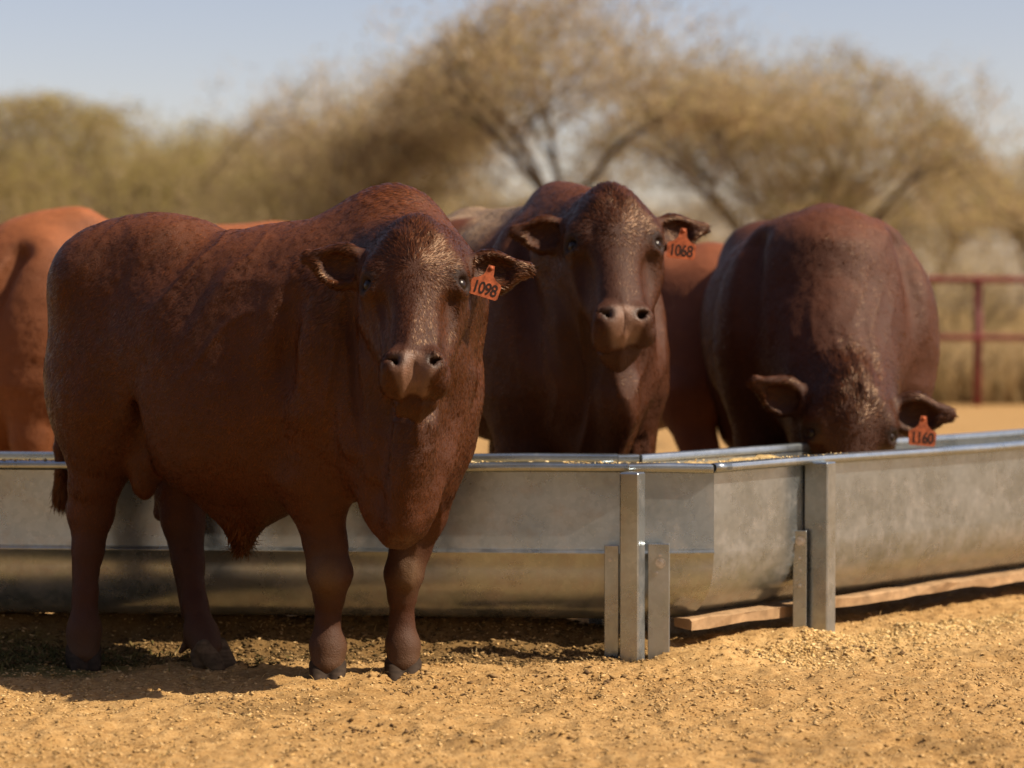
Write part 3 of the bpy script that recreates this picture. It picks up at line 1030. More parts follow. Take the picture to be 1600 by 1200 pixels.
def keep_largest(V, Q):
    """drop stray islands so the body stays one surface"""
    lab = np.arange(len(V))
    for _ in range(400):
        m = lab[Q].min(1)
        new = lab.copy()
        for j in range(4):
            np.minimum.at(new, Q[:, j], m)
        new = new[new]
        if np.array_equal(new, lab): break
        lab = new
    big = np.bincount(lab).argmax()
    keep = lab == big
    remap = np.cumsum(keep) - 1
    Qk = keep[Q[:, 0]]
    return V[keep], remap[Q[Qk]]

def head_frame(poll, face_dir, left_hint):
    """rows: x = the bull's left, y = down the face, z = out of the face"""
    y = norm(face_dir)
    x = np.asarray(left_hint, float); x = norm(x - y * (x @ y))
    z = np.cross(y, x)
    return np.array([x, y, z]), np.asarray(poll, float)

def add_head(fd, H, O, s, ears):
    """ears: two (out, up, size) given in head space for the bull's left (+) and right (-)"""
    w = lambda p: O + s * (np.asarray(p, float) @ H)
    E = lambda c, r, k=0.04, sub=False, ax=None: fd.ell(w(c), np.asarray(r) * s, H if ax is None else ax, k * s, sub)
    Cn = lambda a, b, ra, rb, k=0.04, flat=None: fd.cone(w(a), w(b), ra * s, rb * s, k * s, flat)
    E((0, .115, -.115), (.108, .122, .110), .06)
    E((0, .135, -.064), (.104, .13, .046), .05)
    E((0, .010, -.100), (.058, .058, .075), .06)
    Cn((0, .16, -.085), (0, .43, -.064), .085, .064, .05)
    for m in (1, -1):
        Cn((.070 * m, .20, -.165), (.028 * m, .44, -.115), .078, .042, .05)
        E((.104 * m, .152, -.066), (.044, .056, .046), .035)
        Cn((.092 * m, .215, -.085), (.058 * m, .36, -.075), .030, .024, .05)
        Cn((.045 * m, .06, -.02), (.098 * m, .13, -.045), .02, .022, .04)
    E((0, .452, -.070), (.089, .054, .058), .03)
    for m in (1, -1):
        E((.046 * m, .455, -.026), (.036, .042, .027), .022)
        E((.042 * m, .486, -.074), (.048, .032, .044), .025)
    E((0, .494, -.124), (.055, .040, .034), .012)
    E((0, .46, -.155), (.05, .08, .035), .04)
    for m in (1, -1):
        E((.102 * m, .310, -.058), (.024, .080, .028), .05, True)
    # nostrils, mouth line, eye sockets
    for m in (1, -1):
        E((.048 * m, .461, -.008), (.0105, .0135, .032), .007, True)
        E((.062 * m, .451, -.016), (.011, .007, .028), .007, True)
        E((.136 * m, .176, -.050), (.024, .018, .026), .010, True)
    E((0, .488, -.008), (.003, .03, .016), .010, True)
    for m in (1, -1):
        Cn((.120 * m, .150, -.048), (.141 * m, .168, -.078), .010, .009, .015)
        Cn((.116 * m, .198, -.050), (.136 * m, .190, -.080), .008, .008, .015)
    for m, (out, up, sz) in zip((1, -1), ears):
        out = norm(np.asarray(out, float) @ H); up = np.asarray(up, float) @ H
        up = norm(up - out * (up @ out)); fw = np.cross(out, up)
        # the cup opens towards the face normal
        if fw @ H[2] < 0: fw = -fw
        A = np.array([out, up, fw])
        b = w((.098 * m, .075, -.125))
        e = s * sz
        fd.cone(b, b + out * .075 * e, .040 * s, .034 * e, .03)
        fd.ell(b + out * .105 * e + fw * .004, (.074 * e, .066 * e, .028 * e), A, .02)
        tip = b + out * .205 * e + up * .016 * e + fw * .012 * e
        fd.cone(b + out * .115 * e + fw * .006 * e, tip, .060 * e, .026 * e, .02, (fw, 2.3))
        fd.ell(b + out * .110 * e + fw * .022 * e - up * .004 * e, (.056 * e, .044 * e, .024 * e), A, .010, True)
        fd.cone(b + out * .115 * e + fw * .026 * e, tip + fw * .016 * e - out * .02 * e, .036 * e, .010 * e, .010, (fw, 2.0), True)

def ear_point(H, O, s, m, ear, along=.12, upo=0.0, fwo=.02):
    out, up, sz = ear
    out = norm(np.asarray(out, float) @ H); up = np.asarray(up, float) @ H
    up = norm(up - out * (up @ out)); fw = np.cross(out, up)
    if fw @ H[2] < 0: fw = -fw
    return O + s * (np.array([.098 * m, .075, -.125]) @ H) + s * sz * (out * along + up * upo + fw * fwo)

def muzzle_masks(p, H, O, s):
    q = ((p - O) / s) @ H.T
    nose = smoothstep(.424, .440, q[:, 1] - 0.10 * np.abs(q[:, 0])) * smoothstep(-.085, -.062, q[:, 2] - .15 * np.maximum(np.abs(q[:, 0]) - .03, 0)) * (1 - smoothstep(.060, .078, np.abs(q[:, 0]) + .55 * np.maximum(q[:, 1] - .462, 0))) * (q[:, 1] < .56) * (q[:, 2] < .05)
    return q, nose

def set_attr(me, name, val):
    at = me.attributes.new(name, 'FLOAT', 'POINT')
    at.data.foreach_set("value", np.asarray(val, np.float32))

def grow_hair(name, V, Nn, Q, area, n, parent, flow, length, lift, colf, dens=None, rad=0.0006, seed=1, npt=4, lock=0.013, headf=None):
    r = np.random.default_rng(seed)
    cen = V[Q].mean(1)
    wgt = area.copy()
    # the far side of the animal, never in view, gets a thin coat
    fn = Nn[Q].mean(1)
    view = norm(np.array([0, 0, CAM_H]) - cen)
    face = (fn * view).sum(1)
    wgt = wgt * np.where(face > -0.25, 1.0, 0.12)
    if dens is not None:
        wgt = wgt * dens(cen)
    fi = r.choice(len(Q), n, p=wgt / wgt.sum())
    u, v = r.random((2, n))
    def lerp(A):
        q = A[Q[fi]]
        return ((1 - u) * (1 - v))[:, None] * q[:, 0] + (u * (1 - v))[:, None] * q[:, 1] + (u * v)[:, None] * q[:, 2] + ((1 - u) * v)[:, None] * q[:, 3]
    p = lerp(V); nn = norm(lerp(Nn))
    d = flow(p, nn)
    fl = norm(d); fl = norm(fl - nn * (fl * nn).sum(1, keepdims=True))
    # locks: cells stretched along the lie of the coat share direction, tone and tilt
    wp = p + 0.006 * np.stack([noise3(p, 60, 51), noise3(p, 60, 52), noise3(p, 60, 53)], 1) + r.normal(0, 0.0012, (n, 3))
    qc = (wp - fl * (wp * fl).sum(1, keepdims=True) * 0.82) / lock
    ci = np.floor(qc).astype(np.int64)
    lk = np.stack([lattice(ci[:, 0], ci[:, 1], ci[:, 2], 300 + k) for k in range(5)], 1) * 2 - 1
    jit = lk[:, :3] * 0.34 + np.stack([noise3(p, 18, 54), noise3(p, 18, 55), noise3(p, 18, 56)], 1) * 0.40 + r.normal(0, 0.13, (n, 3))
    d = norm(d) + jit
    t = norm(d - nn * (d * nn).sum(1, keepdims=True))
    L = length(p, nn) * (0.65 + 0.7 * r.random(n))
    lf = lift(p, nn) * (0.6 + 0.8 * r.random(n))
    pts = np.zeros((n, npt, 3))
    q = p - nn * 0.0012
    pts[:, 0] = q
    for k in range(1, npt):
        fr = (k - 0.5) / (npt - 1)
        dr = norm(t + nn * (lf * (1.15 - 0.9 * fr))[:, None] + np.array([0, 0, -0.18 * fr]))
        q = q + dr * (L / (npt - 1))[:, None]
        pts[:, k] = q
    hc = bpy.data.hair_curves.new(name)
    hc.add_curves([npt] * n)
    hc.attributes["position"].data.foreach_set("vector", pts.astype(np.float32).ravel())
    ra = hc.attributes.get("radius") or hc.attributes.new("radius", 'FLOAT', 'POINT')
    prof = np.array([1.0, 0.95, 0.7, 0.2])[:npt] if npt == 4 else np.linspace(1, 0.2, npt)
    Ls = np.clip(L / 0.016, 0.8, 1.3)
    ra.data.foreach_set("value", (rad * prof[None] * Ls[:, None] * (0.8 + 0.4 * r.random((n, 1)))).astype(np.float32).ravel())
    c = np.ones((n, 4), np.float32)
    c[:, :3] = colf(p, nn) * (0.7 + 0.55 * r.random((n, 1))) * (1 + 0.50 * lk[:, 3:4])
    ca = hc.attributes.new("hcol", 'FLOAT_COLOR', 'CURVE')
    ca.data.foreach_set("color", c.ravel())
    tdir = norm(pts[:, -1] - pts[:, 0])
    hd_ = headf(p) if headf is not None else np.zeros(n)
    clump = lk[:, :3] * 0.9 + np.stack([noise3(p, 28, 66), noise3(p, 28, 67), noise3(p, 28, 68)], 1)
    nv = norm(nn + (0.15 - 0.09 * hd_)[:, None] * clump + r.normal(0, 0.14, (n, 3)) + 0.10 * (tdir - nn * (tdir * nn).sum(1, keepdims=True)))
    na = hc.attributes.new("nrm", 'FLOAT_VECTOR', 'CURVE')
    na.data.foreach_set("vector", nv.astype(np.float32).ravel())
    hc.materials.append(M['hair'])
    o = bpy.data.objects.new(name, hc)
    return link(o, parent)

def hoof(parent, pos, fwd, s=1.0, col=(0.10, 0.075, 0.055), h=0.0045, sink=0.012):
    """two horny claws with a cleft between them"""
    f = norm(np.array([fwd[0], fwd[1], 0.0])); l = np.array([-f[1], f[0], 0.0]); u = np.array([0, 0, 1.0])
    pos = np.array([pos[0], pos[1], -sink])
    fd = Field(pos - 0.14 * s, pos + np.array([0.14, 0.14, 0.12]) * s, h)
    for m in (1, -1):
        A = np.array([norm(f + l * m * 0.10), norm(l - f * m * 0.10), u])
        c = pos + l * m * 0.029 * s
        fd.cone(c + u * 0.075 * s - f * 0.01 * s, c + u * 0.012 * s + f * 0.055 * s, 0.033 * s, 0.024 * s, 0.02)
        fd.cone(c + u * 0.050 * s - f * 0.04 * s, c + u * 0.018 * s - f * 0.03 * s, 0.030 * s, 0.027 * s, 0.02)
    g = fd.g
    Z = (fd.ax[2] - pos[2])[None, None, :]
    fd.g = np.maximum(g, -(Z - 0.002)).astype(np.float32)
    V, Q = fd.mesh()
    c = np.array(col) * (0.8 + 0.35 * noise3(V * np.array([1, 1, 6]), 30, 4)[:, None])
    return mesh_np("hoof", V, Q, M['hoof'], parent, True, c)

def ear_tag(parent, text, top, down, right, size, label):
    """flag-shaped tag: narrow neck at the ear, broad numbered panel"""
    d = norm(down); x = norm(right); x = norm(x - d * (x @ d)); n = np.cross(d, x)
    if n @ (np.array([0, 0, CAM_H]) - np.asarray(top)) < 0: n = -n
    o2 = [(-.10, 0), (.10, 0), (.13, .14), (.16, .34), (.30, .48), (.47, .56), (.52, .64), (.50, 1.06), (.44, 1.12), (-.44, 1.12), (-.50, 1.06), (-.52, .64), (-.47, .56), (-.30, .48), (-.16, .34), (-.13, .14)]
    top = np.asarray(top, float)
    V = []
    for side in (0.0011, -0.0011):
        for (a, b) in o2:
            bend = 0.0
            V.append(top + size * (a * x + b * d - bend * n) + n * side)
    k = len(o2)
    Fs = [tuple(range(k)), tuple(range(2 * k - 1, k - 1, -1))] + [(i, i + k, (i + 1) % k + k, (i + 1) % k) for i in range(k)]
    t = mesh_np("ear_tag", V, Fs, M['tag'], parent, False)
    tag(t, label)
    # stud
    mb = MB(); c = top + size * .10 * d
    mb.tube([c - n * 0.003, c + n * 0.0035], 0.007 * size / 0.09, 12)
    mb.build("stud", M['tag'], t, True)
    cu = bpy.data.curves.new("number", 'FONT')
    cu.body = text; cu.align_x = 'CENTER'; cu.align_y = 'CENTER'
    cu.size = size * 0.46; cu.extrude = 0.0002; cu.offset = size * 0.008
    cu.space_character = 0.92
    tmp = bpy.data.objects.new("number", cu)
    COL.objects.link(tmp)
    bpy.context.view_layer.update()
    dg = bpy.context.evaluated_depsgraph_get()
    me = bpy.data.meshes.new_from_object(tmp.evaluated_get(dg))
    bpy.data.objects.remove(tmp)
    me.materials.clear(); me.materials.append(M['ink'])
    no = bpy.data.objects.new("number", me)
    xx = x if np.cross(x, -d) @ n > 0 else -x
    o = top + size * .84 * d + n * (0.0016)
    me.transform(Matrix(((xx[0], -d[0] * 1.25, n[0], o[0]), (xx[1], -d[1] * 1.25, n[1], o[1]), (xx[2], -d[2] * 1.25, n[2], o[2]), (0, 0, 0, 1))))
    link(no, t)
    return t

def eyes(parent, H, O, s):
    for m in (1, -1):
        c = O + s * (np.array([.1200 * m, .176, -.0590]) @ H)
        V, Fs = [], []
        nu, nv = 16, 10
        for i in range(nv + 1):
            th = math.pi * i / nv
            for j in range(nu):
                ph = 2 * math.pi * j / nu
                V.append(c + 0.0215 * s * np.array([math.sin(th) * math.cos(ph), math.sin(th) * math.sin(ph), math.cos(th)]))
        for i in range(nv):
            for j in range(nu):
                Fs.append((i * nu + j, (i + 1) * nu + j, (i + 1) * nu + (j + 1) % nu, i * nu + (j + 1) % nu))
        mesh_np("eye", V, Fs, M['eye'], parent, True)

def finish_bull(fd, root, H, O, hs, f, base, hair_n, seed, disp=1.0, dust=None, extra_len=None, hair_rad=0.0008, smooth_disp=None):
    V, Q = fd.mesh()
    V, Q = keep_largest(V, Q)
    Nn, area = vnormals(V, Q)
    q, nose = muzzle_masks(V, H, O, hs)
    headm = (np.linalg.norm(q - np.array([0, .25, -.08]), axis=1) < 0.36)
    a = disp * np.where(headm, 0.35, 1.0)
    V = V + Nn * (a * (0.0055 * fbm(V, 7, 3, seed) + 0.0015 * fbm(V, 40, 2, seed + 5)))[:, None]
    if smooth_disp is not None:
        V = V + Nn * smooth_disp(V, Nn)[:, None]
    Nn, area = vnormals(V, Q)
    base = np.array(base)
    def colour(p, nn):
        qq, ns = muzzle_masks(p, H, O, hs)
        c = base * (1 + 0.20 * fbm(p, 3, 2, seed + 9)[:, None] + 0.10 * noise3(p, 35, seed + 3)[:, None])
        # breed marking: darker points (face, shanks), rustier topline raised further to paint in its sunlit sheen
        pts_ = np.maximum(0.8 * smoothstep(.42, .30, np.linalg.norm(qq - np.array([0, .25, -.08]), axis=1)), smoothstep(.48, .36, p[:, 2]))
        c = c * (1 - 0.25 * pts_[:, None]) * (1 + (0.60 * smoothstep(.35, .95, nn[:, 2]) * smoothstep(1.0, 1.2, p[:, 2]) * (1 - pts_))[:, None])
        c = np.clip(c, 0.001, 1)
        if dust is not None:
            dm, dc = dust(p, nn)
            c = c * (1 - dm[:, None]) + np.array(dc) * dm[:, None]
        return c
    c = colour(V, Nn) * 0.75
    lid = 1 - smoothstep(.020, .040, np.hypot(np.abs(q[:, 0]) - .130, q[:, 1] - .176) + 2 * np.maximum(-.11 - q[:, 2], 0))
    c = c * (1 - 0.6 * lid[:, None])
    skin = np.array([0.20, 0.105, 0.066]) * (0.8 + 0.45 * fbm(V, 30, 3, 4)[:, None])
    nd = np.minimum(np.hypot((q[:, 0] - .05) / .030, (q[:, 1] - .458) / .028), np.hypot((q[:, 0] + .05) / .030, (q[:, 1] - .458) / .028))
    skin = skin * (0.30 + 0.70 * smoothstep(.5, 1.1, nd))[:, None]
    c = c * (1 - nose[:, None]) + skin * nose[:, None]
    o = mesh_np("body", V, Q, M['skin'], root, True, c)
    set_attr(o.data, "wet", nose)
    if hair_n:
        def flow(p, nn):
            qq, _ = muzzle_masks(p, H, O, hs)
            d = np.tile(-0.75 * f + np.array([0, 0, -0.75]), (len(p), 1))
            low = smoothstep(0.75, 0.5, p[:, 2])
            d = d * (1 - low[:, None]) + np.array([0, 0, -1.0]) * low[:, None]
            # face: away from a whorl on the forehead
            w = qq - np.array([0, .165, 0]); w[:, 2] *= 0.3
            w[:, 1] *= 1.2
            dh = norm(w @ H)
            ear = smoothstep(.145, .17, np.abs(qq[:, 0])) * (qq[:, 1] < .25)
            de = norm(np.sign(qq[:, 0])[:, None] * H[0] + 0.25 * H[1])
            dh = dh * (1 - ear[:, None]) + de * ear[:, None]
            m = (1 - smoothstep(0.27, 0.33, np.linalg.norm((qq - np.array([0, .20, -.06])) * np.array([.85, 1, 1.2]), axis=1)))
            m = np.maximum(m, ear * (np.abs(qq[:, 0]) < .36) * (np.abs(qq[:, 1] - .08) < .14) * (np.abs(qq[:, 2] + .1) < .15))
            return d * (1 - m[:, None]) + dh * m[:, None]
        def length(p, nn):
            qq, ns = muzzle_masks(p, H, O, hs)
            L = (0.012 + 0.003 * fbm(p, 5, 2, 8)) * (0.5 + 0.5 * smoothstep(.25, .6, p[:, 2]))
            fh = np.exp(-((qq[:, 0] / .10) ** 2 + ((qq[:, 1] - .03) / .13) ** 2 + ((qq[:, 2] + .06) / .12) ** 2))
            L = L + 0.014 * fh + 0.016 * np.exp(-((qq[:, 0] / .07) ** 2 + ((qq[:, 1] + .03) / .06) ** 2 + ((qq[:, 2] + .08) / .10) ** 2))
            earm = smoothstep(.15, .18, np.abs(qq[:, 0])) * (np.abs(qq[:, 0]) < .36) * (np.abs(qq[:, 1] - .08) < .14) * (np.abs(qq[:, 2] + .1) < .15)
            L = L + 0.005 * earm
            if extra_len is not None:
                L = L + extra_len(p, nn)
            return L
        def lift(p, nn):
            qq, ns = muzzle_masks(p, H, O, hs)
            fh = np.exp(-((qq[:, 0] / .10) ** 2 + ((qq[:, 1] - .03) / .13) ** 2 + ((qq[:, 2] + .06) / .12) ** 2))
            return 0.20 + 0.22 * fh
        def dens(p):
            qq, ns = muzzle_masks(p, H, O, hs)
            hm = np.linalg.norm(qq - np.array([0, .2, -.08]), axis=1) < 0.30
            eye = np.hypot(np.abs(qq[:, 0]) - .130, qq[:, 1] - .176) < .026
            return np.where((ns > 0.3) | (eye & (qq[:, 2] > -.10)), 0.0, np.where(hm, 1.7, 1.0)) * np.where(p[:, 2] < 0.0, 0, 1)
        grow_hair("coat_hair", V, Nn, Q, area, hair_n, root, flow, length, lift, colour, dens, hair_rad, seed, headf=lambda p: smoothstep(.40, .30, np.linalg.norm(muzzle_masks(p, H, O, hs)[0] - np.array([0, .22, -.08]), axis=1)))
    return V, Q

RED = (0.076, 0.0205, 0.0046)

def drapes(V, Nn, c, r, amp, slant, freq=22, seed=6):
    """hanging folds of slack skin round c, on the side that faces the yard"""
    m = np.exp(-((V[:, 0] - c[0]) / r[0]) ** 2 - ((V[:, 2] - c[2]) / r[1]) ** 2) * smoothstep(0.3, -0.3, Nn[:, 1])
    g = (V[:, 0] - c[0]) - slant * (V[:, 2] - c[2])
    w = noise3(np.column_stack([g * freq + 0.6 * noise3(V, 5, seed), V[:, 2] * 2.0, V[:, 1] * 2.0]), 1.0, seed)
    return amp * m * (1 - 2 * np.abs(w))

# ------------------------------------------------------------------ front bull
def front_bull():
    root = empty("bull", tuple(np.array([-0.85, 7.05, 0.0])))
    root.location = (0, 0, 0)
    th = math.radians(26)
    f = np.array([math.cos(th), -math.sin(th), 0]); l = np.array([math.sin(th), math.cos(th), 0]); u = np.array([0, 0, 1.0])
    A = np.array([f, l, u])
    fd = Field((-1.62, 6.15, -0.03), (0.14, 7.72, 1.50), 0.0065)
    E = fd.ell; C = fd.cone
    # trunk
    E(P(222, 540, 7.24), (.27, .26, .37), A, .08)
    E(P(262, 400, 7.16), (.20, .17, .125), A, .12)
    E(P(150, 440, 7.20), (.12, .16, .14), A, .12)
    E(P(375, 560, 7.08), (.46, .33, .375), A, .10)
    E(P(385, 665, 7.02), (.31, .27, .245), A, .12)
    E(P(455, 470, 6.98), (.25, .22, .20), A, .12)
    E(P(500, 560, 6.83), (.19, .15, .33), A, .10)      # right shoulder
    E(P(600, 600, 6.82), (.23, .25, .35), A, .09)      # chest
    E(P(664, 640, 6.79), (.13, .14, .28), A, .08)      # left shoulder point
    E(P(692, 590, 6.80), (.11, .12, .21), A, .07)
    # hump and neck crest
    E(P(612, 420, 6.93), (.20, .17, .235), A, .08)
    C(P(478, 455, 6.98), P(600, 400, 6.90), .17, .175, .10)
    C(P(560, 520, 6.86), P(640, 450, 6.74), .26, .20, .10)
    # throat, dewlap, brisket
    C(P(640, 560, 6.66), P(635, 700, 6.68), .135, .12, .09)
    E(P(622, 755, 6.64), (.12, .090, .185), A, .07)
    C(P(654, 640, 6.54), P(650, 665, 6.50), .06, .04, .07)
    C(P(652, 660, 6.49), P(643, 720, 6.50), .030, .034, .08, ((1, 0, 0), 1.3))
    C(P(643, 720, 6.50), P(630, 808, 6.54), .036, .055, .08, ((1, 0, 0), 1.2))
    for (x0, y0, Y0, x1, y1, Y1, r) in ((676, 600, 6.60, 648, 770, 6.53, .020), (703, 590, 6.64, 662, 790, 6.58, .022), (725, 590, 6.69, 690, 720, 6.62, .022),
                                       (612, 600, 6.55, 612, 760, 6.52, .022), (585, 560, 6.58, 590, 740, 6.56, .024), (560, 540, 6.63, 555, 700, 6.6, .024)):
        C(P(x0, y0, Y0), P(x1, y1, Y1), r, r * .8, .05)
    # shoulder blade, elbow, grooves in front of the thigh and behind the shoulder
    C(P(515, 440, 6.80), P(500, 640, 6.71), .045, .055, .06)
    E(P(470, 735, 6.78), (.06, .05, .07), A, .06)
    C(P(455, 470, 6.66), P(440, 720, 6.72), .020, .022, .07, None, True)
    C(P(250, 560, 6.93), P(212, 700, 6.98), .020, .026, .08, None, True)
    C(P(560, 470, 6.56), P(548, 680, 6.52), .020, .022, .07, None, True)
    # near hind leg
    E(P(160, 600, 7.16), (.17, .15, .26), A, .09)
    C(P(172, 640, 7.13), P(148, 755, 7.15), .15, .078, .07)
    fd.chain([P(148, 755, 7.15), P(142, 800, 7.16), P(138, 860, 7.14), P(133, 930, 7.11), P(131, 985, 7.09), XZ(131, .045, 7.075)],
             [.078, .066, .045, .036, .050, .048], .025)
    C(P(132, 735, 7.22), P(117, 795, 7.23), .026, .030, .03)
    C(P(122, 820, 7.2), P(121, 960, 7.14), .018, .018, .025)
    C(P(118, 1000, 7.12), P(113, 1012, 7.13), .017, .010, .01)
    # far hind leg
    C(P(285, 650, 7.36), P(285, 765, 7.32), .15, .085, .07)
    fd.chain([P(285, 765, 7.30), P(286, 812, 7.28), P(296, 880, 7.23), P(305, 945, 7.17), P(314, 990, 7.13), XZ(326, .05, 7.085)],
             [.078, .064, .043, .035, .047, .046], .025)
    C(P(266, 745, 7.35), P(254, 800, 7.34), .026, .028, .03)
    C(P(268, 820, 7.31), P(292, 960, 7.20), .017, .017, .025)
    C(P(296, 1000, 7.14), P(283, 1018, 7.13), .016, .009, .01)
    # near front leg
    C(P(492, 640, 6.82), P(494, 770, 6.86), .135, .092, .08)
    fd.chain([P(494, 770, 6.86), P(508, 850, 6.88), P(515, 895, 6.88), P(514, 930, 6.90), P(512, 970, 6.91), P(512, 1008, 6.905), XZ(512, .04, 6.89)],
             [.090, .060, .062, .042, .034, .050, .050], .025)
    E(P(512, 893, 6.83), (.038, .030, .052), None, .02)
    C(P(512, 935, 6.95), P(512, 1000, 6.96), .016, .018, .02)
    # far front leg
    C(P(668, 700, 6.86), P(655, 800, 6.90), .115, .080, .08)
    fd.chain([P(655, 800, 6.90), P(640, 860, 6.92), P(632, 897, 6.92), P(629, 930, 6.93), P(628, 970, 6.94), P(630, 1008, 6.935), XZ(630, .04, 6.92)],
             [.080, .056, .056, .040, .033, .048, .048], .025)
    E(P(633, 893, 6.875), (.034, .028, .05), None, .02)
    C(P(630, 935, 6.98), P(630, 1000, 6.99), .016, .018, .02)
    # scrotum, sheath
    E(P(226, 738, 7.08), (.044, .045, .080), None, .03)
    C(P(228, 660, 7.1), P(227, 720, 7.08), .04, .035, .05)
    C(P(420, 770, 7.02), P(380, 825, 7.03), .085, .035, .08)
    C(P(350, 780, 7.03), P(378, 830, 7.03), .06, .028, .06)
    # tail along the rump
    fd.chain([P(150, 372, 7.34), P(110, 450, 7.42), P(96, 560, 7.44), P(95, 700, 7.43), P(99, 770, 7.42)], [.04, .03, .024, .02, .03], .02)
    # head
    H, O = head_frame(P(648, 346, 6.50), (0.02, -.57, -.82), (1.0, -0.02, -0.06))
    hs = 1.0
    ER = [((.95, .04, -.10), (.12, -.95, .25), 1.0), ((-.93, -.16, -.06), (.10, -.80, .40), .98)]
    C(O + H[1] * .10 - H[2] * .14, O + H[1] * .02 - H[2] * .36, .15, .19, .08)
    C(O + H[1] * .30 - H[2] * .20, O + H[1] * .24 - H[2] * .36, .09, .13, .08)
    add_head(fd, H, O, hs, ER)
    def dust(p, nn):
        knee = np.exp(-((p[:, 0] - P(508, 895, 6.83)[0]) / .05) ** 2 - ((p[:, 2] - P(508, 900, 6.83)[2]) / .06) ** 2) + np.exp(-((p[:, 0] - P(640, 895, 6.87)[0]) / .04) ** 2 - ((p[:, 2] - P(640, 895, 6.87)[2]) / .06) ** 2)
        foot = smoothstep(.20, .02, p[:, 2]) * 0.35
        m = np.clip(knee * 0.75 * smoothstep(-.2, .4, -nn[:, 1]) + foot, 0, .8)
        return m, (0.17, 0.10, 0.05)
    def extra(p, nn):
        sh = np.exp(-((p[:, 0] - P(380, 830, 7.03)[0]) / .05) ** 2 - ((p[:, 2] - P(380, 845, 7.03)[2]) / .05) ** 2)
        crest = np.exp(-((p[:, 0] - P(630, 300, 6.9)[0]) / .10) ** 2 - ((p[:, 2] - P(630, 290, 6.9)[2]) / .06) ** 2)
        tl = np.exp(-((p[:, 0] - P(98, 760, 7.42)[0]) / .04) ** 2 - ((p[:, 2] - P(98, 770, 7.42)[2]) / .06) ** 2) * (p[:, 1] > 7.3)
        return 0.055 * sh + 0.010 * crest + 0.05 * tl
    def folds(V, Nn):
        # slack skin creases running down and back over the near ribs and shoulder
        c = P(310, 440, 6.85)
        m = np.exp(-((V[:, 0] - c[0]) / .24) ** 2 - ((V[:, 2] - c[2] + .02) / .17) ** 2) * (Nn[:, 1] < 0.25)
        g = V[:, 0] * 0.74 - V[:, 2] * 0.67
        w = noise3(np.column_stack([g * 19 + 0.8 * noise3(V, 6, 5), V[:, 0] * 2.2, V[:, 2] * 2.2]), 1.0, 6)
        d = m * 0.019 * (0.4 - 1.6 * np.abs(w))
        return d + drapes(V, Nn, P(640, 690, 6.6), (.19, .30), 0.018, 0.10, 19) + drapes(V, Nn, P(570, 560, 6.7), (.12, .22), 0.010, -0.15)
    finish_bull(fd, root, H, O, hs, f, RED, 260000, 11, 1.0, dust, extra, smooth_disp=folds)
    eyes(root, H, O, hs)
    hoof(root, XZ(131, 0, 7.075), (0.35, -1), .86, (0.05, 0.036, 0.026))
    hoof(root, XZ(334, 0, 7.075), (1.1, -1), .92, (0.13, 0.09, 0.055))
    hoof(root, XZ(512, 0, 6.88), (0.05, -1), .9, (0.05, 0.034, 0.024), sink=0.035)
    hoof(root, XZ(630, 0, 6.91), (0.1, -1), .9, (0.05, 0.034, 0.024), sink=0.035)
    ear_tag(root, "1098", ear_point(H, O, hs, 1, ER[0], .110, .0, .062), (-0.30, -0.12, -1), (1, 0.05, .0), 0.082, "orange ear tag numbered 1098")
    tag(root, "dark red bull in front of the trough, wearing ear tag 1098", "bull", "bulls at the feed trough")
    return root

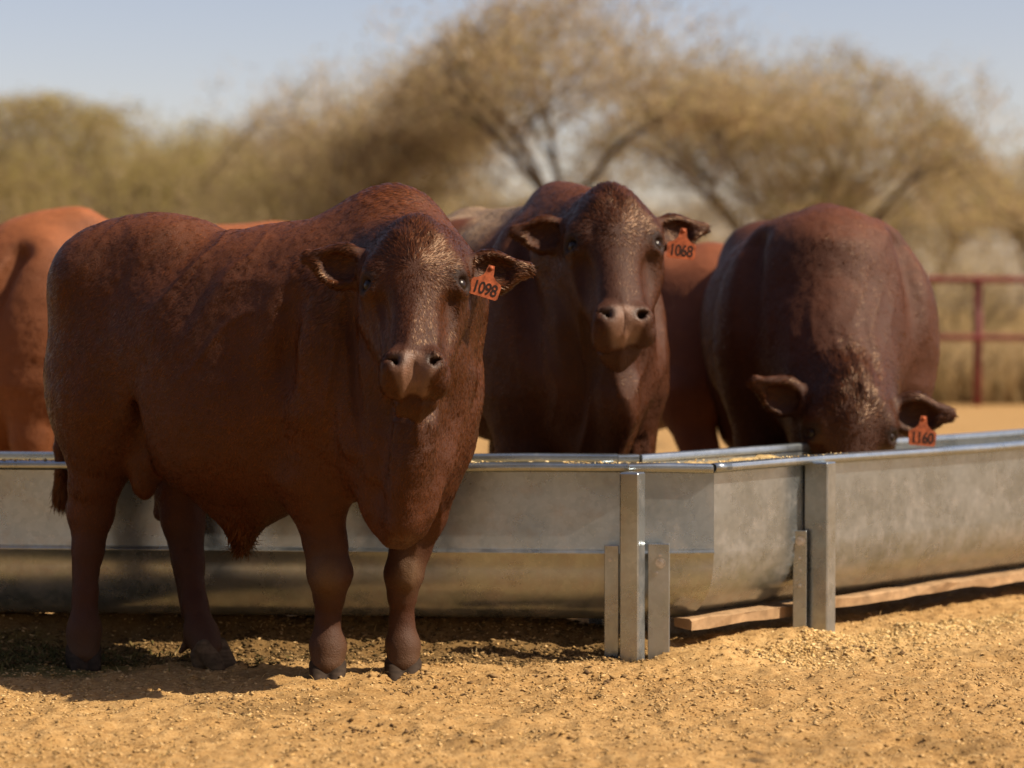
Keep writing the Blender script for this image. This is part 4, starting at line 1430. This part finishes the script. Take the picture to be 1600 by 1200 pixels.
# ------------------------------------------------------------------ generic bull in its own frame
def stock_bull(loc, yaw, S, hd, base, hair_n, seed, h, label, cat="bull", tagtxt=None, dust=None, fat=1.0, tagpos=None, hoofs=True, ears=None, hair_rad=0.0009, hump=1.0, folds=None, name="bull", crest=1.36):
    """loc = ground point under mid body, yaw = heading; hd = (poll world, face dir, left hint, size)"""
    root = empty(name, (0, 0, 0))
    f = np.array([math.cos(yaw), math.sin(yaw), 0]); l = np.array([-f[1], f[0], 0]); u = np.array([0, 0, 1.0])
    A = np.array([f, l, u]); loc = np.array([loc[0], loc[1], 0.0])
    w = lambda x, y, z: loc + S * (x * f + y * l * (fat if z > .5 else 1) + z * u)
    H, O = head_frame(*hd[:3]); hs = hd[3]
    pts = np.array([w(x, y, z) for x in (-.9, .95) for y in (-.5, .5) for z in (-.03, 1.58)] + [O + hs * (np.array([x, y, z]) @ H) for x in (-.36, .36) for y in (-.1, .6) for z in (-.4, .05)])
    fd = Field(np.maximum(pts.min(0), [-9, -9, -.04]), pts.max(0), h)
    E = lambda c, r, k=.1: fd.ell(w(*c), np.array([r[0], r[1] * fat, r[2]]) * S, A, k * S)
    def C(a, b, ra, rb, k=.08, flat=None): fd.cone(w(*a), w(*b), ra * S, rb * S, k * S, flat)
    E((-.48, 0, 1.02), (.30, .27, .34))
    for m in (1, -1): E((-.30, .15 * m, 1.20), (.15, .11, .12))
    E((-.66, 0, 1.10), (.13, .18, .16))
    E((-.08, 0, .95), (.56, .335, .385))
    E((-.02, 0, .80), (.44, .30, .26))
    E((.45, 0, .90), (.26, .27, .38))
    for m in (1, -1): E((.40, .19 * m, .88), (.20, .13, .34))
    E((.40, 0, 1.20), (.30, .16, .19 * hump + .02), .12)
    E((.62, 0, .70), (.17, .14, .26))
    C((-.55, 0, 1.30), (.35, 0, 1.31), .04, .04, .09)
    for m in (1, -1):
        C((.40, .15 * m, 1.22), (.46, .23 * m, .84), .05, .06, .08)
    # neck to the head
    hb = O + hs * (np.array([0, .10, -.17]) @ H); jb = O + hs * (np.array([0, .26, -.2]) @ H)
    n0, n1 = w(.45, 0, 1.10), w(.58, 0, .86)
    fd.cone(n0, hb, .24 * S, .165 * hs, .10 * S)
    fd.cone(n1, jb, .22 * S, .12 * hs, .10 * S)
    fd.cone(jb + f * .02, w(.80, 0, .70), .045 * S, .075 * S, .07 * S, (l, 1.5))
    fd.cone(w(.80, 0, .70), w(.74, 0, .52), .075 * S, .05 * S, .07 * S, (l, 1.4))
    fd.cone(hb, w(.30, 0, crest), .05 * S, .05 * S, .10 * S)
    for m in (1, -1):
        fd.cone(w(.50, .20 * m, 1.22), w(.70, .26 * m, .86), .020 * S, .026 * S, .08 * S, None, True)
        fd.cone(w(.20, .33 * m, 1.12), w(.26, .36 * m, .72), .020 * S, .026 * S, .09 * S, None, True)
    # legs
    def leg(x, y, pts_, rad):
        fd.chain([w(x + a, y + b, z) for a, b, z in pts_], [q * S for q in rad], .04 * S)
    for m in (1, -1):
        E((-.50, .18 * m, .80), (.18, .13, .27), .08)
        leg(-.52, .19 * m, [(.02, 0, .72), (-.03, 0, .53), (-.06, 0, .46), (-.03, 0, .28), (-.01, 0, .13), (.02, 0, .05)], [.15, .085, .074, .05, .055, .053])
        leg(.46, .18 * m, [(0, 0, .72), (0, 0, .52), (0, 0, .36), (0, 0, .30), (0, 0, .20), (0, 0, .11), (.015, 0, .045)], [.14, .09, .066, .055, .046, .055, .053])
    C((0.02, 0, .58), (.06, 0, .46), .08, .035)
    fd.chain([w(-.74, 0, 1.22), w(-.80, 0, 1.05), w(-.81, 0, .75), w(-.81, 0, .50)], [.045 * S, .03 * S, .024 * S, .035 * S], .03)
    add_head(fd, H, O, hs, ears or [((.93, .12, -.15), (.1, -.95, .2), 1.0), ((-.93, .12, -.15), (-.1, -.95, .2), 1.0)])
    finish_bull(fd, root, H, O, hs, f, base, hair_n, seed, 1.0, dust, None, hair_rad, folds)
    eyes(root, H, O, hs)
    if hoofs:
        for x, m in ((-.50, 1), (-.50, -1), (.475, 1), (.475, -1)):
            p = w(x, .185 * m, 0)
            hoof(root, p, f, S, h=0.008)
    if tagtxt:
        ear_tag(root, tagtxt[0], ear_point(H, O, hs, 1, ears[0], .130, 0, .052), *tagtxt[2:])
    tag(root, label, cat, "bulls at the feed trough")
    return root

def bulls():
    front_bull()
    print("front bull", round(time.time() - T0, 1))
    # middle bull, facing the camera across the trough
    yaw = math.radians(-68)
    f = np.array([math.cos(yaw), math.sin(yaw), 0])
    chest = XZ(908, 0, 8.35)
    loc = chest - f * .55
    def dust2(p, nn):
        m = smoothstep(1.22, 1.40, p[:, 2]) * smoothstep(8.55, 8.8, p[:, 1]) * smoothstep(-.2, .5, fbm(p, 5, 3, 12) + .35)
        return np.clip(m, 0, .85), (0.42, 0.28, 0.16)
    stock_bull((loc[0], loc[1]), yaw, 1.08, (P(956, 293, 8.02), (0.06, -.56, -.83), (1, .09, 0.02), 1.13), RED, 150000, 23, 0.0075,
               "dark red bull looking over the trough, wearing ear tag 1068", tagtxt=("1068", P(1078, 360, 7.93), (-.12, -.1, -1), (1, 0, .05), .096, "orange ear tag numbered 1068"),
               dust=dust2, folds=lambda V, Nn: drapes(V, Nn, P(965, 620, 8.0), (.22, .30), .022, .05, 15) + drapes(V, Nn, P(880, 520, 8.1), (.15, .3), .010, -.1), ears=[((.93, -.02, -.12), (.05, -.95, .25), .92), ((-.92, .0, -.1), (.10, -.85, .4), .92)])
    print("middle bull", round(time.time() - T0, 1))
    # feeding bull, head down in the trough
    yaw = math.radians(-92)
    f = np.array([math.cos(yaw), math.sin(yaw), 0])
    chest = XZ(1290, 0, 9.0)
    loc = chest - f * .50
    stock_bull((loc[0], loc[1]), yaw, 1.09, (P(1336, 588, 8.34), (-.04, -.24, -.97), (1, .05, -.10), 1.14), RED, 130000, 37, 0.0085,
               "dark red bull feeding with its head down, wearing ear tag 1160", tagtxt=("1160", P(1448, 646, 8.24), (-.08, -.1, -1), (1, 0, .05), .096, "orange ear tag numbered 1160"),
               fat=1.24, hump=.32, crest=1.20, folds=lambda V, Nn: drapes(V, Nn, P(1390, 480, 8.7), (.16, .35), .008, .12, 12) + drapes(V, Nn, P(1340, 600, 8.5), (.10, .2), .005, 0) + drapes(V, Nn, P(1190, 500, 8.9), (.16, .3), .006, -.12, 10), ears=[((.95, .10, .05), (.1, -.95, .2), 1.08), ((-.90, -.22, .05), (-.25, -.9, .35), 1.0)])
    print("feeding bull", round(time.time() - T0, 1))
    # orange-brown animal at the left edge, side on, facing left
    p0 = XZ(245, 0, 10.0)
    hpos = XZ(-230, 1.2, 9.9)
    stock_bull((p0[0], p0[1]), math.radians(183), 1.06, (hpos, (-.75, -.1, -.65), (0.05, -1, 0), 1.1), (0.21, 0.068, 0.022), 50000, 43, 0.014,
               "orange-brown bull standing side on behind the trough at the left edge", hoofs=True, hair_rad=.001)
    # red animal behind the middle bull, rump to the right
    p0 = XZ(970, 0, 10.6)
    hpos = XZ(640, 1.0, 11.0)
    stock_bull((p0[0], p0[1]), math.radians(140), 1.0, (hpos, (-.75, .2, -.65), (-.2, -1, 0), 1.0), (0.19, 0.056, 0.020), 40000, 47, 0.016,
               "lighter red bull standing behind the middle bull, its rump to the right", hoofs=True, hair_rad=.001)
    print("all bulls", round(time.time() - T0, 1))
bulls()
